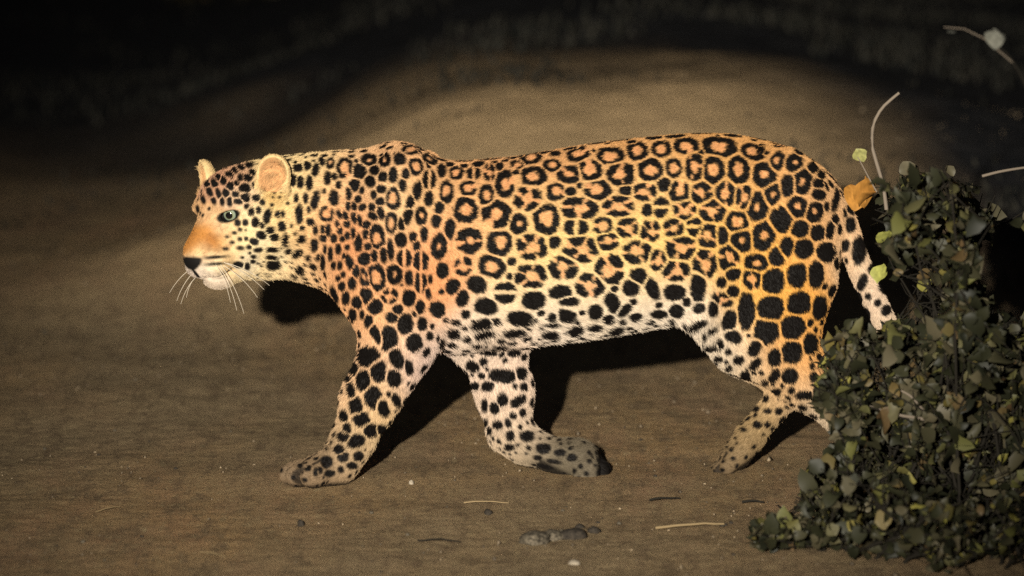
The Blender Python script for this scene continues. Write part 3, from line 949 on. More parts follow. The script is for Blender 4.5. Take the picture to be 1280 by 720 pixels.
# ---- skin colours
vc, vhd, vnose = coat(V)
at = body.data.attributes.new('coat', 'FLOAT_COLOR', 'POINT')
at.data.foreach_set('color', np.concatenate([vc, np.ones((len(vc), 1))], 1).astype(np.float32).ravel())
an = nt.nodes.new('ShaderNodeAttribute'); an.attribute_name = 'coat'
nt.links.new(an.outputs['Color'], bs.inputs['Base Color'])

# ---- fur: single hairs rooted all over the skin
FLOW = np.array([  # sheet x, sheet y, direction x, z
    (620, 220, 1, -.15), (750, 210, 1, -.12), (880, 200, 1, -.2), (980, 220, .9, -.5), (620, 300, 1, -.3), (750, 300, 1, -.3), (860, 290, 1, -.4), (640, 380, 1, -.45), (760, 380, 1, -.45), (840, 380, .9, -.6),
    (700, 415, 1, -.5), (390, 230, 1, -.2), (440, 220, 1, -.3), (500, 220, .9, -.4), (390, 300, .8, -.6), (440, 300, .7, -.8), (500, 300, .7, -.8), (430, 370, .3, -1), (500, 380, .3, -1), (550, 400, .8, -.6),
    (470, 450, -.1, -1), (455, 510, -.2, -1), (435, 565, -.4, -1), (395, 592, -1, -.25), (610, 450, .1, -1), (630, 510, .1, -1), (650, 555, .7, -.7), (710, 575, 1, -.3),
    (960, 280, .7, -.7), (1020, 290, .5, -.9), (960, 360, .5, -.9), (1010, 380, .3, -1), (920, 420, .5, -.8), (980, 450, .4, -.9), (940, 530, -.7, -.8), (905, 580, -1, -.2), (1035, 540, -.1, -1), (1000, 595, -1, -.2),
    (1060, 280, .5, -.9), (1090, 350, .4, -.9), (1125, 440, .2, -1), (1150, 530, .5, -.8), (1210, 560, 1, .2)], float)


def flow(p):
    x, y = sheet(p)
    D = np.zeros((len(p), 3)); W = np.zeros(len(p))
    for t in FLOW:
        w = 1 / (200 + (x - t[0]) ** 2 + (y - t[1]) ** 2) ** 1.5
        D[:, 0] += w * t[2]; D[:, 2] += w * t[3]; W += w
    D /= W[:, None]
    nose = H(.166, 0, -.03)
    q = p - nose
    q = q / (np.linalg.norm(q, axis=1)[:, None] + 1e-6)
    f, s, u = local_head(p)
    k = sstep(-.09, -.02, f) * (np.abs(s) < .14)
    return D * (1 - k[:, None]) + (q * .8 - hf * .35) * k[:, None]


NH = 420000
hp, hn = sample_skin(int(NH * 1.5))
keep = (hn @ _f < .35) | (rng.random(len(hp)) < .25)
hp, hn = hp[keep][:NH], hn[keep][:NH]
f_, s_, u_ = local_head(hp)
hhd = (f_ > -.06) & (np.abs(s_) < .13) & (np.abs(u_) < .15)
hnose = 1 - sstep(.85, 1.1, np.sqrt(((f_ - .171) / .026) ** 2 + (s_ / (.033 - .55 * np.clip(-.036 - u_, 0, .03))) ** 2 + ((u_ + .042) / .0165) ** 2))
xs_, ys_ = sheet(hp)
# no hair on the nose leather or the eyeballs
eyeball = np.zeros(len(hp), bool)
for sd in (1, -1):
    eyeball |= (np.hypot(np.hypot(f_ - EYE[0], s_ - sd * EYE[1]), (u_ - EYE[2]) * 1.7) < .019)
ok = (hnose < .3) & ~eyeball & (hp[:, 2] > .002)
hp, hn, hhd, f_, u_, xs_, ys_ = [a[ok] for a in (hp, hn, hhd, f_, u_, xs_, ys_)]
n = len(hp)
L = np.full(n, .0080)
L = np.where((ys_ > 398) & (xs_ > 550) & (xs_ < 900), .015, L)
L = np.where((ys_ > 425) & ((xs_ < 545) | (xs_ > 570)) & ~((xs_ > 545) & (xs_ < 900) & (ys_ < 432)), .010, L)
L = np.where(ys_ > 560, .006, L)
L = np.where(hhd, .0085, L)
L = np.where(hhd & (f_ > .06), .0045, L)
inn_, ear_ = ear_zone(hp)
L = np.where(ear_, .0045, L)
L = np.where(hhd & (f_ < .04) & (u_ < -.05), .013, L)
tuft = (inn_ > .4) & ear_ & (rng.random(n) < .35)
L = np.where(tuft, .012, L)
L *= rng.uniform(.7, 1.25, n)
fl = flow(hp)
fl -= hn * (fl * hn).sum(1)[:, None]
fl /= np.linalg.norm(fl, axis=1)[:, None] + 1e-6
fl += rng.normal(0, .16, (n, 3))
d0 = fl * .88 + hn * .46
d1 = fl + hn * .10
d0 /= np.linalg.norm(d0, axis=1)[:, None]; d1 /= np.linalg.norm(d1, axis=1)[:, None]
KP = 4
pos = np.empty((n, KP, 3), np.float32)
hc = coat(hp + fl * (L * rng.uniform(.35, .65, n))[:, None])[0]
cur = hp - hn * .001
for k in range(KP):
    pos[:, k] = cur
    t = k / (KP - 1)
    cur = cur + (d0 * (1 - t) + d1 * t) * (L / (KP - 1))[:, None]
hcv = bpy.data.hair_curves.new('fur')
hcv.add_curves([KP] * n)
hcv.attributes['position'].data.foreach_set('vector', pos.ravel())
ra = hcv.attributes.get('radius') or hcv.attributes.new('radius', 'FLOAT', 'POINT')
ra.data.foreach_set('value', np.tile(np.array([.00042, .0004, .0003, .0001], np.float32), n))
ca = hcv.attributes.new('coat', 'FLOAT_COLOR', 'CURVE')
hc = np.where(tuft[:, None], hc * .6 + np.array([.16, .11, .055]), hc)
hc = hc * rng.uniform(.74, 1.20, (n, 1))
ca.data.foreach_set('color', np.concatenate([np.clip(hc, 0, .9), np.ones((n, 1))], 1).astype(np.float32).ravel())
m_fur, ft, fb = new_mat('fur_hair', .8, .04)
fa = ft.nodes.new('ShaderNodeAttribute'); fa.attribute_name = 'coat'
ft.links.new(fa.outputs['Color'], fb.inputs['Base Color'])
hcv.materials.append(m_fur)
fur = bpy.data.objects.new('fur', hcv)
COL.objects.link(fur)
fur.parent = leo

# ---- eyes
def uv_ball(r, nu=24, nv=16):
    vs = [(0, 0, r)]
    for j in range(1, nv):
        b = math.pi * j / nv
        vs += [(r * math.sin(b) * math.cos(2 * math.pi * i / nu), r * math.sin(b) * math.sin(2 * math.pi * i / nu), r * math.cos(b)) for i in range(nu)]
    vs.append((0, 0, -r))
    fs = [(0, 1 + i, 1 + (i + 1) % nu) for i in range(nu)]
    for j in range(nv - 2):
        o = 1 + j * nu
        fs += [(o + i, o + nu + i, o + nu + (i + 1) % nu, o + (i + 1) % nu) for i in range(nu)]
    o = 1 + (nv - 2) * nu
    fs += [(o + i, len(vs) - 1, o + (i + 1) % nu) for i in range(nu)]
    return vs, fs


m_eye, et, eb = new_mat('eye', .08, .6)
tc = et.nodes.new('ShaderNodeTexCoord')
sp = et.nodes.new('ShaderNodeSeparateXYZ')
et.links.new(tc.outputs['Object'], sp.inputs[0])
mr = et.nodes.new('ShaderNodeMapRange')
mr.inputs['From Min'].default_value = .55 * .0165; mr.inputs['From Max'].default_value = .0165
et.links.new(sp.outputs['Z'], mr.inputs['Value'])
cr = et.nodes.new('ShaderNodeValToRGB')
el = cr.color_ramp.elements
el[0].position = 0; el[0].color = (.01, .01, .01, 1)
el[1].position = 1; el[1].color = (.005, .005, .005, 1)
for po, co in ((.16, (.02, .03, .025)), (.24, (.14, .17, .13)), (.5, (.20, .235, .17)), (.72, (.17, .185, .11)), (.80, (.004, .004, .004))):
    e = el.new(po); e.color = co + (1,)
et.links.new(mr.outputs[0], cr.inputs[0])
et.links.new(cr.outputs[0], eb.inputs['Base Color'])
for sd in (1, -1):
    vs, fs = uv_ball(.0165)
    e = mesh_obj('eye', vs, fs, m_eye, leo)
    e.location = H(EYE[0] - .0105, EYE[1] * sd - .003 * sd, EYE[2])
    gaze = hf * .85 + hs * (.52 * sd) + hu * .02
    e.rotation_euler = Vector(gaze).to_track_quat('Z', 'Y').to_euler()
    e['label'] = 'pale green eye with a dark rim'


# ---- whiskers
def tube(path, r0, r1, sides=5):
    path = [np.asarray(p, float) for p in path]
    vs, fs = [], []
    for i, p in enumerate(path):
        t = path[min(i + 1, len(path) - 1)] - path[max(i - 1, 0)]
        t = t / (np.linalg.norm(t) + 1e-9)
        a = np.cross(t, [0, 0, 1.0]);
        if np.linalg.norm(a) < .2: a = np.cross(t, [1.0, 0, 0])
        a = a / np.linalg.norm(a); b = np.cross(t, a)
        r = r0 + (r1 - r0) * i / (len(path) - 1)
        vs += [p + (a * math.cos(6.2832 * k / sides) + b * math.sin(6.2832 * k / sides)) * r for k in range(sides)]
    for i in range(len(path) - 1):
        fs += [(i * sides + k, i * sides + (k + 1) % sides, (i + 1) * sides + (k + 1) % sides, (i + 1) * sides + k) for k in range(sides)]
    return vs, fs


m_wh, wt, wb = new_mat('whisker', .4, .4)
wb.inputs['Base Color'].default_value = (.55, .48, .38, 1)
WH = [(1, 276, 331, 305, 392, 40), (1, 280, 332, 322, 372, 40), (1, 284, 329, 337, 357, 35), (1, 274, 333, 296, 388, 30), (1, 280, 328, 330, 362, 30), (1, 270, 331, 288, 378, 25),
      (-1, 240, 335, 221, 376, -10), (-1, 239, 338, 233, 372, -10), (-1, 238, 333, 212, 366, -10), (-1, 241, 338, 226, 380, 0)]
for sd, x0, y0, x1, y1, bend in WH:
    if sd > 0:
        d = _f + _r * ((x0 - 640) / FPX) + _u * ((360 - y0) / FPX)
        hit = bvh.ray_cast(Vector(CAM), Vector(d / np.linalg.norm(d)))
        a = np.array(hit[0]) if hit[0] is not None else H(.115, .045, -.06)
        b = P(x1, y1, a[1] - .05)
    else:
        a = H(.143, -.035, -.062 - .004 * (y0 - 333))
        b = P(x1, y1, a[1] + .02)
    mid = (a + b) / 2 + (hs * sd * .010) + np.array([0, 0, .008])
    path = [(1 - t) ** 2 * a + 2 * t * (1 - t) * mid + t * t * b for t in np.linspace(0, 1, 9)]
    vs, fs = tube(path, .0007, .0003)
    mesh_obj('whisker', vs, fs, m_wh, leo)

# ================================================================== PLANTS
def leaf_mesh(name, w, fold, curl, seed, ws=(.03, .55, .95, 1.0, .62, .04), rag=.12):
    """rounded leaf along +y, one unit long, folded on its midrib"""
    r = random.Random(seed)
    ys = [0, .07, .18, .34, .52, .70, .85, .95, 1.0]
    ws = np.interp(ys, [0, .18, .42, .65, .86, 1.0], ws) * np.sqrt(np.clip(1 - np.clip((np.array(ys) - .55) / .452, 0, 1) ** 2, 0, 1)) ** .55
    ws[0] = .03
    vs, fs = [], []
    for i, (y, q) in enumerate(zip(ys, ws)):
        z = -curl * y * y
        ql, qr = q * w * (1 + r.uniform(-rag, rag)), q * w * (1 + r.uniform(-rag, rag))
        tw = .25 * y * (r.random() - .5)
        vs += [(-ql, y - rag * .2 * r.random(), z + fold * ql + tw * ql + r.uniform(-.05, .05)), (0, y, z), (qr, y - rag * .2 * r.random(), z + fold * qr - tw * qr + r.uniform(-.05, .05))]
        if i:
            o = (i - 1) * 3
            fs += [(o, o + 1, o + 4, o + 3), (o + 1, o + 2, o + 5, o + 4)]
    return np.array(vs), np.array(fs)


LEAVES = [leaf_mesh('leaf', .46, .35, .15, 1), leaf_mesh('leaf', .40, .6, .35, 2), leaf_mesh('leaf', .52, .15, -.1, 3), leaf_mesh('leaf', .36, .45, .5, 4), leaf_mesh('leaf', .26, .7, .6, 5, (.03, .6, 1, .8, .4, .03), .16), leaf_mesh('leaf', .44, .9, .8, 6, (.05, .8, 1, .6, .62, .1), .2), leaf_mesh('leaf', .50, .3, .9, 7, (.2, 1, .9, 1, .6, .05), .18)]


def leaf_mat(name, src):
    m, t, b = new_mat(name, .55, .22)
    r = t.nodes.new('ShaderNodeValToRGB')
    e = r.color_ramp.elements
    e[0].position = 0; e[0].color = (.014, .017, .010, 1)
    e[1].position = 1; e[1].color = (.30, .30, .075, 1)
    for po, co in ((.35, (.034, .038, .020)), (.6, (.062, .062, .036)), (.78, (.135, .125, .085)), (.9, (.13, .14, .045)), (.95, (.13, .085, .045))):
        q = e.new(po); q.color = co + (1,)
    if src == 'object':
        s = t.nodes.new('ShaderNodeObjectInfo'); o = s.outputs['Random']
    else:
        s = t.nodes.new('ShaderNodeNewGeometry'); o = s.outputs['Random Per Island']
    t.links.new(o, r.inputs[0])
    nzt = t.nodes.new('ShaderNodeTexNoise'); nzt.inputs['Scale'].default_value = 90 if src == 'object' else 60
    mx = t.nodes.new('ShaderNodeMix'); mx.data_type = 'RGBA'; mx.blend_type = 'MULTIPLY'
    mx.inputs[0].default_value = .6
    t.links.new(r.outputs[0], mx.inputs[6]); t.links.new(nzt.outputs['Fac'], mx.inputs[7])
    gn = t.nodes.new('ShaderNodeMix'); gn.data_type = 'RGBA'; gn.blend_type = 'MULTIPLY'; gn.inputs[0].default_value = 1
    gn.inputs[7].default_value = (.80, .74, .66, 1)
    t.links.new(mx.outputs[2], gn.inputs[6])
    t.links.new(gn.outputs[2], b.inputs['Base Color'])
    return m


m_leaf1, m_leafN = leaf_mat('leaf_single', 'object'), leaf_mat('leaf_mass', 'island')
m_stem, st_, sb_ = new_mat('bark', .85, .15)
sb_.inputs['Base Color'].default_value = (.013, .011, .008, 1)
m_twig, _t, tb_ = new_mat('pale_twig', .8, .15)
tb_.inputs['Base Color'].default_value = (.16, .13, .10, 1)


def flat_mat(name, col):
    m, t, b = new_mat(name, .5, .3)
    nn = t.nodes.new('ShaderNodeTexNoise'); nn.inputs['Scale'].default_value = 3; nn.inputs['Detail'].default_value = 5
    tcx = t.nodes.new('ShaderNodeTexCoord'); t.links.new(tcx.outputs['Object'], nn.inputs['Vector'])
    r = t.nodes.new('ShaderNodeValToRGB')
    r.color_ramp.elements[0].position = .35; r.color_ramp.elements[1].position = .7
    r.color_ramp.elements[0].color = tuple(c * .45 for c in col) + (1,); r.color_ramp.elements[1].color = col + (1,)
    t.links.new(nn.outputs['Fac'], r.inputs[0]); t.links.new(r.outputs[0], b.inputs['Base Color'])
    return m


LEAF_DATA = []
for v_, f_q in LEAVES:
    me = bpy.data.meshes.new('leaf')
    me.from_pydata([tuple(a) for a in v_], [], [tuple(int(i) for i in a) for a in f_q])
    me.polygons.foreach_set('use_smooth', [True] * len(me.polygons))
    me.materials.append(m_leaf1)
    LEAF_DATA.append(me)


def frame(d, roll):
    """rotation whose y axis is d"""
    d = d / np.linalg.norm(d)
    a = np.cross(d, [0, 0, 1.0])
    if np.linalg.norm(a) < .1: a = np.array([1.0, 0, 0])
    a = a / np.linalg.norm(a); b = np.cross(a, d)
    x = a * math.cos(roll) + b * math.sin(roll)
    return np.stack([x, d, np.cross(x, d)], 1)


def inside(poly, x, y):
    r = False
    j = len(poly) - 1
    for i in range(len(poly)):
        xi, yi = poly[i]; xj, yj = poly[j]
        if (yi > y) != (yj > y) and x < (xj - xi) * (y - yi) / (yj - yi) + xi: r = not r
        j = i
    return r


def sheet1(p):
    d = np.asarray(p) - CAM
    w = d @ _f
    return 640 + FPX * (d @ _r) / w, 360 - FPX * (d @ _u) / w


def add_leaf_objects(plant, leaves):
    for (p, R, s, kind) in leaves:
        o = bpy.data.objects.new('leaf', LEAF_DATA[kind])
        COL.objects.link(o)
        o.parent = plant
        M = Matrix(R.tolist()).to_4x4()
        o.matrix_local = Matrix.Translation(Vector(p)) @ M @ Matrix.Diagonal((s, s, s, 1))


def add_leaf_mass(plant, leaves):
    Vs, Fs, o = [], [], 0
    for (p, R, s, kind) in leaves:
        v_, f_q = LEAVES[kind]
        Vs.append((v_ * s) @ R.T + p); Fs.append(f_q + o); o += len(v_)
    m = big_mesh('foliage', np.concatenate(Vs), np.concatenate(Fs), m_leafN, plant)
    m['kind'] = 'stuff'


def grow(name, label, cat, bases, nst, length, up, spread, keep, twigs, leafstep, lsize, singles, seed, group=None, droop=.25, clump=None):
    """stems with side twigs and leaves; keep(p) says whether a leaf may stand at p"""
    r = np.random.default_rng(seed)
    plant = bpy.data.objects.new(name, None)
    COL.objects.link(plant)
    tag(plant, label, cat, group)
    leaves = []
    for s in range(nst):
        b = np.array(bases[s % len(bases)], float) + r.normal(0, .03, 3) * [1, 1, 0]
        b[2] = gz_at(b[0], b[1]) - .01
        a = r.uniform(0, 6.283)
        d = np.array([math.cos(a) * spread, math.sin(a) * spread * .8, up]) + r.normal(0, .15, 3)
        d /= np.linalg.norm(d)
        Ln = length * r.uniform(.55, 1.1)
        path = [b]
        K = 9
        for k in range(K):
            d = d + r.normal(0, .10, 3) + np.array([0, 0, -.03 - droop * .2 * k / K])
            d /= np.linalg.norm(d)
            q = path[-1] + d * Ln / K
            q[2] = max(q[2], gz_at(q[0], q[1]) + .012)
            path.append(q)
        # stop where the stem leaves the plant's bulk
        cutk = len(path)
        for k in range(3, len(path)):
            if not keep(path[k], True):
                cutk = k; break
        path = path[:max(cutk, 3)]
        SV, SF = tube(path, .0042, .0018)
        lp = [path]
        for w in range(twigs):
            k = r.integers(1, len(path))
            q0 = path[k]
            dd = path[k] - path[k - 1]; dd = dd / np.linalg.norm(dd)
            dd = dd + r.normal(0, .8, 3); dd /= np.linalg.norm(dd)
            tl = r.uniform(.08, .22)
            tp = [q0]
            for _ in range(5):
                dd = dd + r.normal(0, .16, 3) + [0, 0, .02]; dd /= np.linalg.norm(dd)
                nq = tp[-1] + dd * tl / 5
                nq[2] = max(nq[2], gz_at(nq[0], nq[1]) + .01)
                tp.append(nq)
            kk = next((i for i in range(1, 6) if not keep(tp[i], True)), 6)
            tp = tp[:kk]
            if len(tp) < 2: continue
            v2, f2 = tube(tp, .0018, .0009, 4)
            o = len(SV); SV += v2; SF += [tuple(i + o for i in f) for f in f2]
            lp.append(tp)
        mesh_obj('stem', SV, SF, m_stem, plant)
        for pi, pp in enumerate(lp):
            pp = np.array(pp)
            seg = np.linalg.norm(np.diff(pp, axis=0), axis=1)
            tot = seg.sum()
            t = leafstep * (1.5 if pi == 0 else .4)
            cs = np.concatenate([[0], np.cumsum(seg)])
            while t < tot:
                q = np.array([np.interp(t, cs, pp[:, j]) for j in range(3)])
                i = min(np.searchsorted(cs, t), len(pp) - 1)
                dd = pp[i] - pp[i - 1]; dd = dd / np.linalg.norm(dd)
                ld = dd * .4 + r.normal(0, .75, 3); ld[2] -= droop; ld /= np.linalg.norm(ld)
                if keep(q + ld * lsize * .5, False):
                    leaves.append((q, frame(ld, r.uniform(0, 6.28)), lsize * (.38 + 1.0 * r.random() ** 1.6), int(r.integers(0, 7))))
                t += leafstep * r.uniform(.6, 1.4)
    if clump is not None and leaves:
        lp_ = np.array([l[0] for l in leaves])
        kk = (vnoise(lp_ * clump, 7) > -.16 + .12 * (lp_[:, 1] < -.45)) | (r.random(len(lp_)) < .10)
        leaves = [l for l, a in zip(leaves, kk) if a]
    # leaves that show largest: towards the light and within the view
    def score(l):
        x, y = sheet1(l[0])
        return l[0][1] - l[2] * 3 + (10 if not (0 < x < 1285 and 0 < y < 722) else 0)
    leaves.sort(key=score)
    add_leaf_objects(plant, leaves[:singles])
    if leaves[singles:]:
        add_leaf_mass(plant, leaves[singles:])
    print(name, 'leaves', len(leaves))
    return plant


BUSH = [(1092, 232), (1112, 214), (1150, 206), (1178, 203), (1212, 222), (1236, 244), (1262, 236), (1300, 232), (1420, 240), (1420, 730), (1250, 716), (1190, 708), (1130, 700), (1075, 690), (1040, 640),
        (1004, 612), (1022, 580), (1034, 560), (1046, 535), (1022, 515), (1012, 480), (1022, 452), (1042, 428), (1056, 408), (1066, 400), (1078, 415), (1094, 404), (1112, 400), (1132, 396), (1128, 385), (1118, 345), (1106, 318), (1096, 290), (1088, 265)]
GAPS = [(1150, 362, 34, 42), (1266, 338, 44, 58), (1118, 560, 20, 18), (1098, 470, 14, 30), (1235, 560, 18, 30), (1190, 470, 16, 22)]
keep_rng = random.Random(5)


def keep_bush(p, stem):
    x, y = sheet1(p)
    if p[1] > -.16 and p[0] < .66: return False
    if p[2] < .01: return False
    if not inside(BUSH, x, y): return False
    if stem: return ((x - 1266) / 44) ** 2 + ((y - 338) / 58) ** 2 > 1
    for gx0, gy0, a, b in GAPS:
        if ((x - gx0) / a) ** 2 + ((y - gy0) / b) ** 2 < 1: return keep_rng.random() < .03
    return True


bb = [G(1120, 668), G(1165, 660), G(1210, 672), G(1260, 665), G(1310, 660), G(1190, 640), G(1250, 630), G(1350, 650), G(1100, 650)]
bush = grow('leafy_bush', 'leafy dark green bush standing over the leopard\'s tail and hind foot', 'bush', bb, 56, .95, 1.0, .36, keep_bush, 20, .011, .031, 280, 11, clump=np.array([16.0, 9, 16]))
twig_paths = [
    ('pale bare curved twig rising out of the bush', [(1108, 262, -.30), (1104, 232, -.30), (1096, 205, -.31), (1090, 178, -.31), (1092, 155, -.32), (1101, 137, -.32), (1113, 125, -.32), (1124, 116, -.32)], .0042, .0030),
    ('pale dry twig sticking out sideways', [(1172, 528, -.72), (1150, 523, -.73), (1125, 519, -.74), (1100, 512, -.75), (1078, 505, -.76)], .0040, .0022),
    ('pale dry twig sticking out sideways', [(1162, 524, -.73), (1150, 508, -.74), (1138, 495, -.75), (1124, 487, -.75)], .0032, .0020),
    ('pale bare twig reaching out of the bush top', [(1228, 220, -.30), (1252, 214, -.31), (1285, 209, -.32), (1320, 207, -.33)], .0032, .0022),
    ('pale bare twig deep in the bush', [(1230, 524, -.62), (1262, 518, -.63), (1300, 520, -.64)], .0030, .0022),
    ('thin stalk holding a yellow leaf', [(1096, 240, -.28), (1086, 222, -.28), (1077, 205, -.28), (1072, 196, -.28)], .0016, .0010)]
for lb, pth, r0, r1 in twig_paths:
    path = np.array([P(*q) for q in pth])
    tq = np.linspace(0, len(path) - 1, 14)
    path = np.stack([spline(tq, np.arange(len(path)).astype(float), path[:, k]) for k in range(3)], 1)
    vs, fs = tube(list(path), r0, r1, 6)
    o = mesh_obj('twig', vs, fs, m_twig, bush)
    o['label'] = lb


def hand_leaf(px, py, y, size, direction, roll, col, label, kind=0, parent=None):
    me = LEAF_DATA[kind].copy(); me.materials.clear(); me.materials.append(col)
    o = bpy.data.objects.new('leaf', me); COL.objects.link(o)
    o.parent = parent or bush
    s = size * PX
    o.matrix_local = Matrix.Translation(Vector(P(px, py, y))) @ Matrix(frame(np.array(direction, float), roll).tolist()).to_4x4() @ Matrix.Diagonal((s, s, s, 1))
    o['label'] = label


m_orange, m_yel, m_lime, m_palel = flat_mat('orange_leaf', (.52, .24, .05)), flat_mat('yellow_leaf', (.30, .29, .10)), flat_mat('lime_leaf', (.36, .36, .09)), flat_mat('pale_leaf', (.26, .26, .22))
hand_leaf(1068, 264, -.22, 38, (-.05, -.25, 1), .4, m_orange, 'withered orange leaf', 0)
hand_leaf(1080, 260, -.23, 40, (.12, -.2, 1), -.3, m_orange, 'withered orange leaf', 2)
hand_leaf(1074, 258, -.24, 30, (.5, -.2, .8), .1, m_orange, 'withered orange leaf', 1)
hand_leaf(1080, 202, -.28, 19, (-.55, -.2, .8), -.9, m_yel, 'small yellow leaf on a thin stalk', 2)
hand_leaf(1105, 330, -.27, 26, (-.4, -.4, -.8), .2, m_lime, 'yellow green leaf', 0)
hand_leaf(1098, 305, -.27, 24, (.5, -.4, .6), .2, m_lime, 'yellow green leaf', 2)
hand_leaf(1253, 438, -.60, 32, (.85, -.3, -.25), .1, m_lime, 'large round yellow green leaf', 2)
hand_leaf(1080, 425, -.36, 26, (-.3, -.4, .8), .3, m_yel, 'pale yellow green leaf', 0)
hand_leaf(1072, 440, -.36, 24, (.4, -.4, .7), -.2, m_lime, 'pale yellow green leaf', 2)
hand_leaf(1068, 500, -.40, 28, (.2, -.4, -.8), .2, m_lime, 'pale yellow green leaf', 0)

LOW = [(930, 678), (946, 652), (985, 640), (1000, 610), (1012, 575), (1045, 560), (1090, 560), (1120, 590), (1170, 620), (1300, 620), (1300, 740), (1180, 715), (1140, 712), (1100, 704), (1040, 700), (985, 700)]


def keep_low(p, stem):
    x, y = sheet1(p)
    return inside(LOW, x, y) and p[2] > .006


lb_ = [G(1035, 632), G(1022, 640), G(1050, 628), G(1000, 683), G(1050, 690), G(1100, 695), G(1150, 700), G(975, 680), G(1075, 675), G(1210, 700), G(1260, 705), G(1025, 670)]
low = grow('creeping_shrub', 'low creeping shrub spreading over the soil at the foot of the bush', 'shrub', lb_, 54, .26, .55, .7, keep_low, 8, .014, .026, 260, 12, None, .05, np.array([20.0, 20, 20]))

# small sapling behind, its one pale leaf out of focus
sap = bpy.data.objects.new('sapling', None)
COL.objects.link(sap)
tag(sap, 'thin dark sapling behind the bush with one pale leaf at its tip', 'sapling')
sp_ = [P(1330, 330, 1.6) * [1, 1, 0], P(1322, 250, 1.6), P(1300, 150, 1.6), P(1268, 80, 1.58), P(1246, 56, 1.56)]
sp_[0][2] = gz_at(sp_[0][0], sp_[0][1]) - .01
sp_ = np.array(sp_); tq = np.linspace(0, 4, 14)
sp_ = np.stack([spline(tq, np.arange(5.0), sp_[:, k]) for k in range(3)], 1)
vs, fs = tube(list(sp_), .006, .002, 6)
mesh_obj('stem', vs, fs, m_stem, sap)
vs, fs = tube([P(1268, 80, 1.58), P(1230, 48, 1.56), P(1205, 36, 1.55), P(1180, 34, 1.55)], .002, .0012, 5)
mesh_obj('twig', vs, fs, m_twig, sap)
hand_leaf(1244, 62, 1.55, 34, (-.15, -.4, .9), .1, m_palel, 'pale leaf', 0, sap)
hand_leaf(1255, 50, 1.56, 26, (-.6, -.4, .5), .1, m_palel, 'pale leaf', 2, sap)
hand_leaf(1195, 40, 1.55, 14, (-.8, -.4, -.1), .1, m_palel, 'pale leaf', 2, sap)

# dark scrub far behind
def far_keep(p, stem):
    return p[2] > .01


for i, (x, y, sc, ns, sd) in enumerate([(2.6, 9.4, 1.0, 16, 31), (-2.7, 10.5, .9, 16, 32), (.5, 12.6, 1.0, 18, 33), (1.6, 11.2, .8, 14, 34), (-1.1, 12.2, .9, 16, 35)]):
    grow('scrub_bush', ['dark scrub bush in the night beyond the bush with the pale twig', 'dark scrub bush in the night beyond the leopard\'s head', 'dark scrub bush behind the bank over the leopard\'s hips',
                        'dark scrub bush where the bank runs out', 'dark scrub bush behind the bank over the leopard\'s shoulder'][i], 'bush',
         [(x, y, 0), (x + .2, y + .1, 0), (x - .2, y, 0)], ns, .62 * sc, .8, .7, far_keep, 6, .045, .06, 0, sd, 'scrub in the dark beyond the bank')

# ================================================================== THINGS ON THE SOIL
def rock_mesh(seed, sub=3):
    import bmesh
    bm = bmesh.new()
    bmesh.ops.create_icosphere(bm, subdivisions=sub, radius=1)
    p = np.array([v.co for v in bm.verts])
    r = 1 + .34 * fbm(p * 1.5 + seed * 7, 4, seed) + .10 * vnoise(p * 5 + seed, seed + 4)
    for v, k in zip(bm.verts, r):
        v.co *= k
    me = bpy.data.meshes.new('rock')
    bm.to_mesh(me); bm.free()
    return me


def stone_mat(name, a, b):
    m, t, s = new_mat(name, .9, .15)
    nn = t.nodes.new('ShaderNodeTexNoise'); nn.inputs['Scale'].default_value = 4; nn.inputs['Detail'].default_value = 6
    tcx = t.nodes.new('ShaderNodeTexCoord'); t.links.new(tcx.outputs['Object'], nn.inputs['Vector'])
    r = t.nodes.new('ShaderNodeValToRGB')
    r.color_ramp.elements[0].position = .35; r.color_ramp.elements[1].position = .7
    r.color_ramp.elements[0].color = a + (1,); r.color_ramp.elements[1].color = b + (1,)
    t.links.new(nn.outputs['Fac'], r.inputs[0]); t.links.new(r.outputs[0], s.inputs['Base Color'])
    return m


m_pale, m_dark, m_earth = stone_mat('pale_stone', (.20, .165, .12), (.38, .33, .26)), stone_mat('dark_stone', (.015, .013, .011), (.05, .04, .03)), stone_mat('clod', (.018, .015, .011), (.15, .125, .09))


def put_rock(name, px, py, size, flat, mat, label, cat, seed, group=None, rz=None):
    me = rock_mesh(seed)
    me.materials.append(mat)
    me.polygons.foreach_set('use_smooth', [True] * len(me.polygons))
    me.name = name
    o = bpy.data.objects.new(name, me); COL.objects.link(o)
    g = G(px, py)
    s = size * PX
    o.scale = (s, s * random.Random(seed).uniform(.7, 1.1), s * flat)
    o.location = (g[0], g[1], gz_at(g[0], g[1]) + s * flat * .25)
    o.rotation_euler = (0, 0, random.Random(seed + 3).uniform(0, 6.28) if rz is None else rz)
    tag(o, label, cat, group)
    return o


put_rock('pebble', 514, 604, 4.2, .95, m_pale, 'small pale pebble on the soil between the leopard\'s fore paws', 'pebble', 1)
put_rock('pebble', 717, 703, 7, .6, m_pale, 'flat pale stone half sunk in the soil below the dark clods', 'pebble', 2)
put_rock('pebble', 610, 641, 6, .8, m_dark, 'dark stone on the soil below the lifted fore paw', 'pebble', 3)
put_rock('pebble', 376, 655, 5, 1.2, m_dark, 'upright dark stone on the soil below the planted fore paw', 'pebble', 4)
put_rock('clod', 668, 676, 20, .55, m_earth, 'large grey clod of earth in the row under the belly', 'clod', 5, 'clods of earth')
put_rock('clod', 692, 671, 15, .55, m_earth, 'middle grey clod of earth in the row under the belly', 'clod', 6, 'clods of earth')
put_rock('clod', 716, 671, 16, .6, m_dark, 'blackish clod of earth in the row under the belly', 'clod', 7, 'clods of earth')
put_rock('clod', 742, 664, 8, .7, m_dark, 'smallest blackish clod at the end of the row under the belly', 'clod', 8, 'clods of earth')
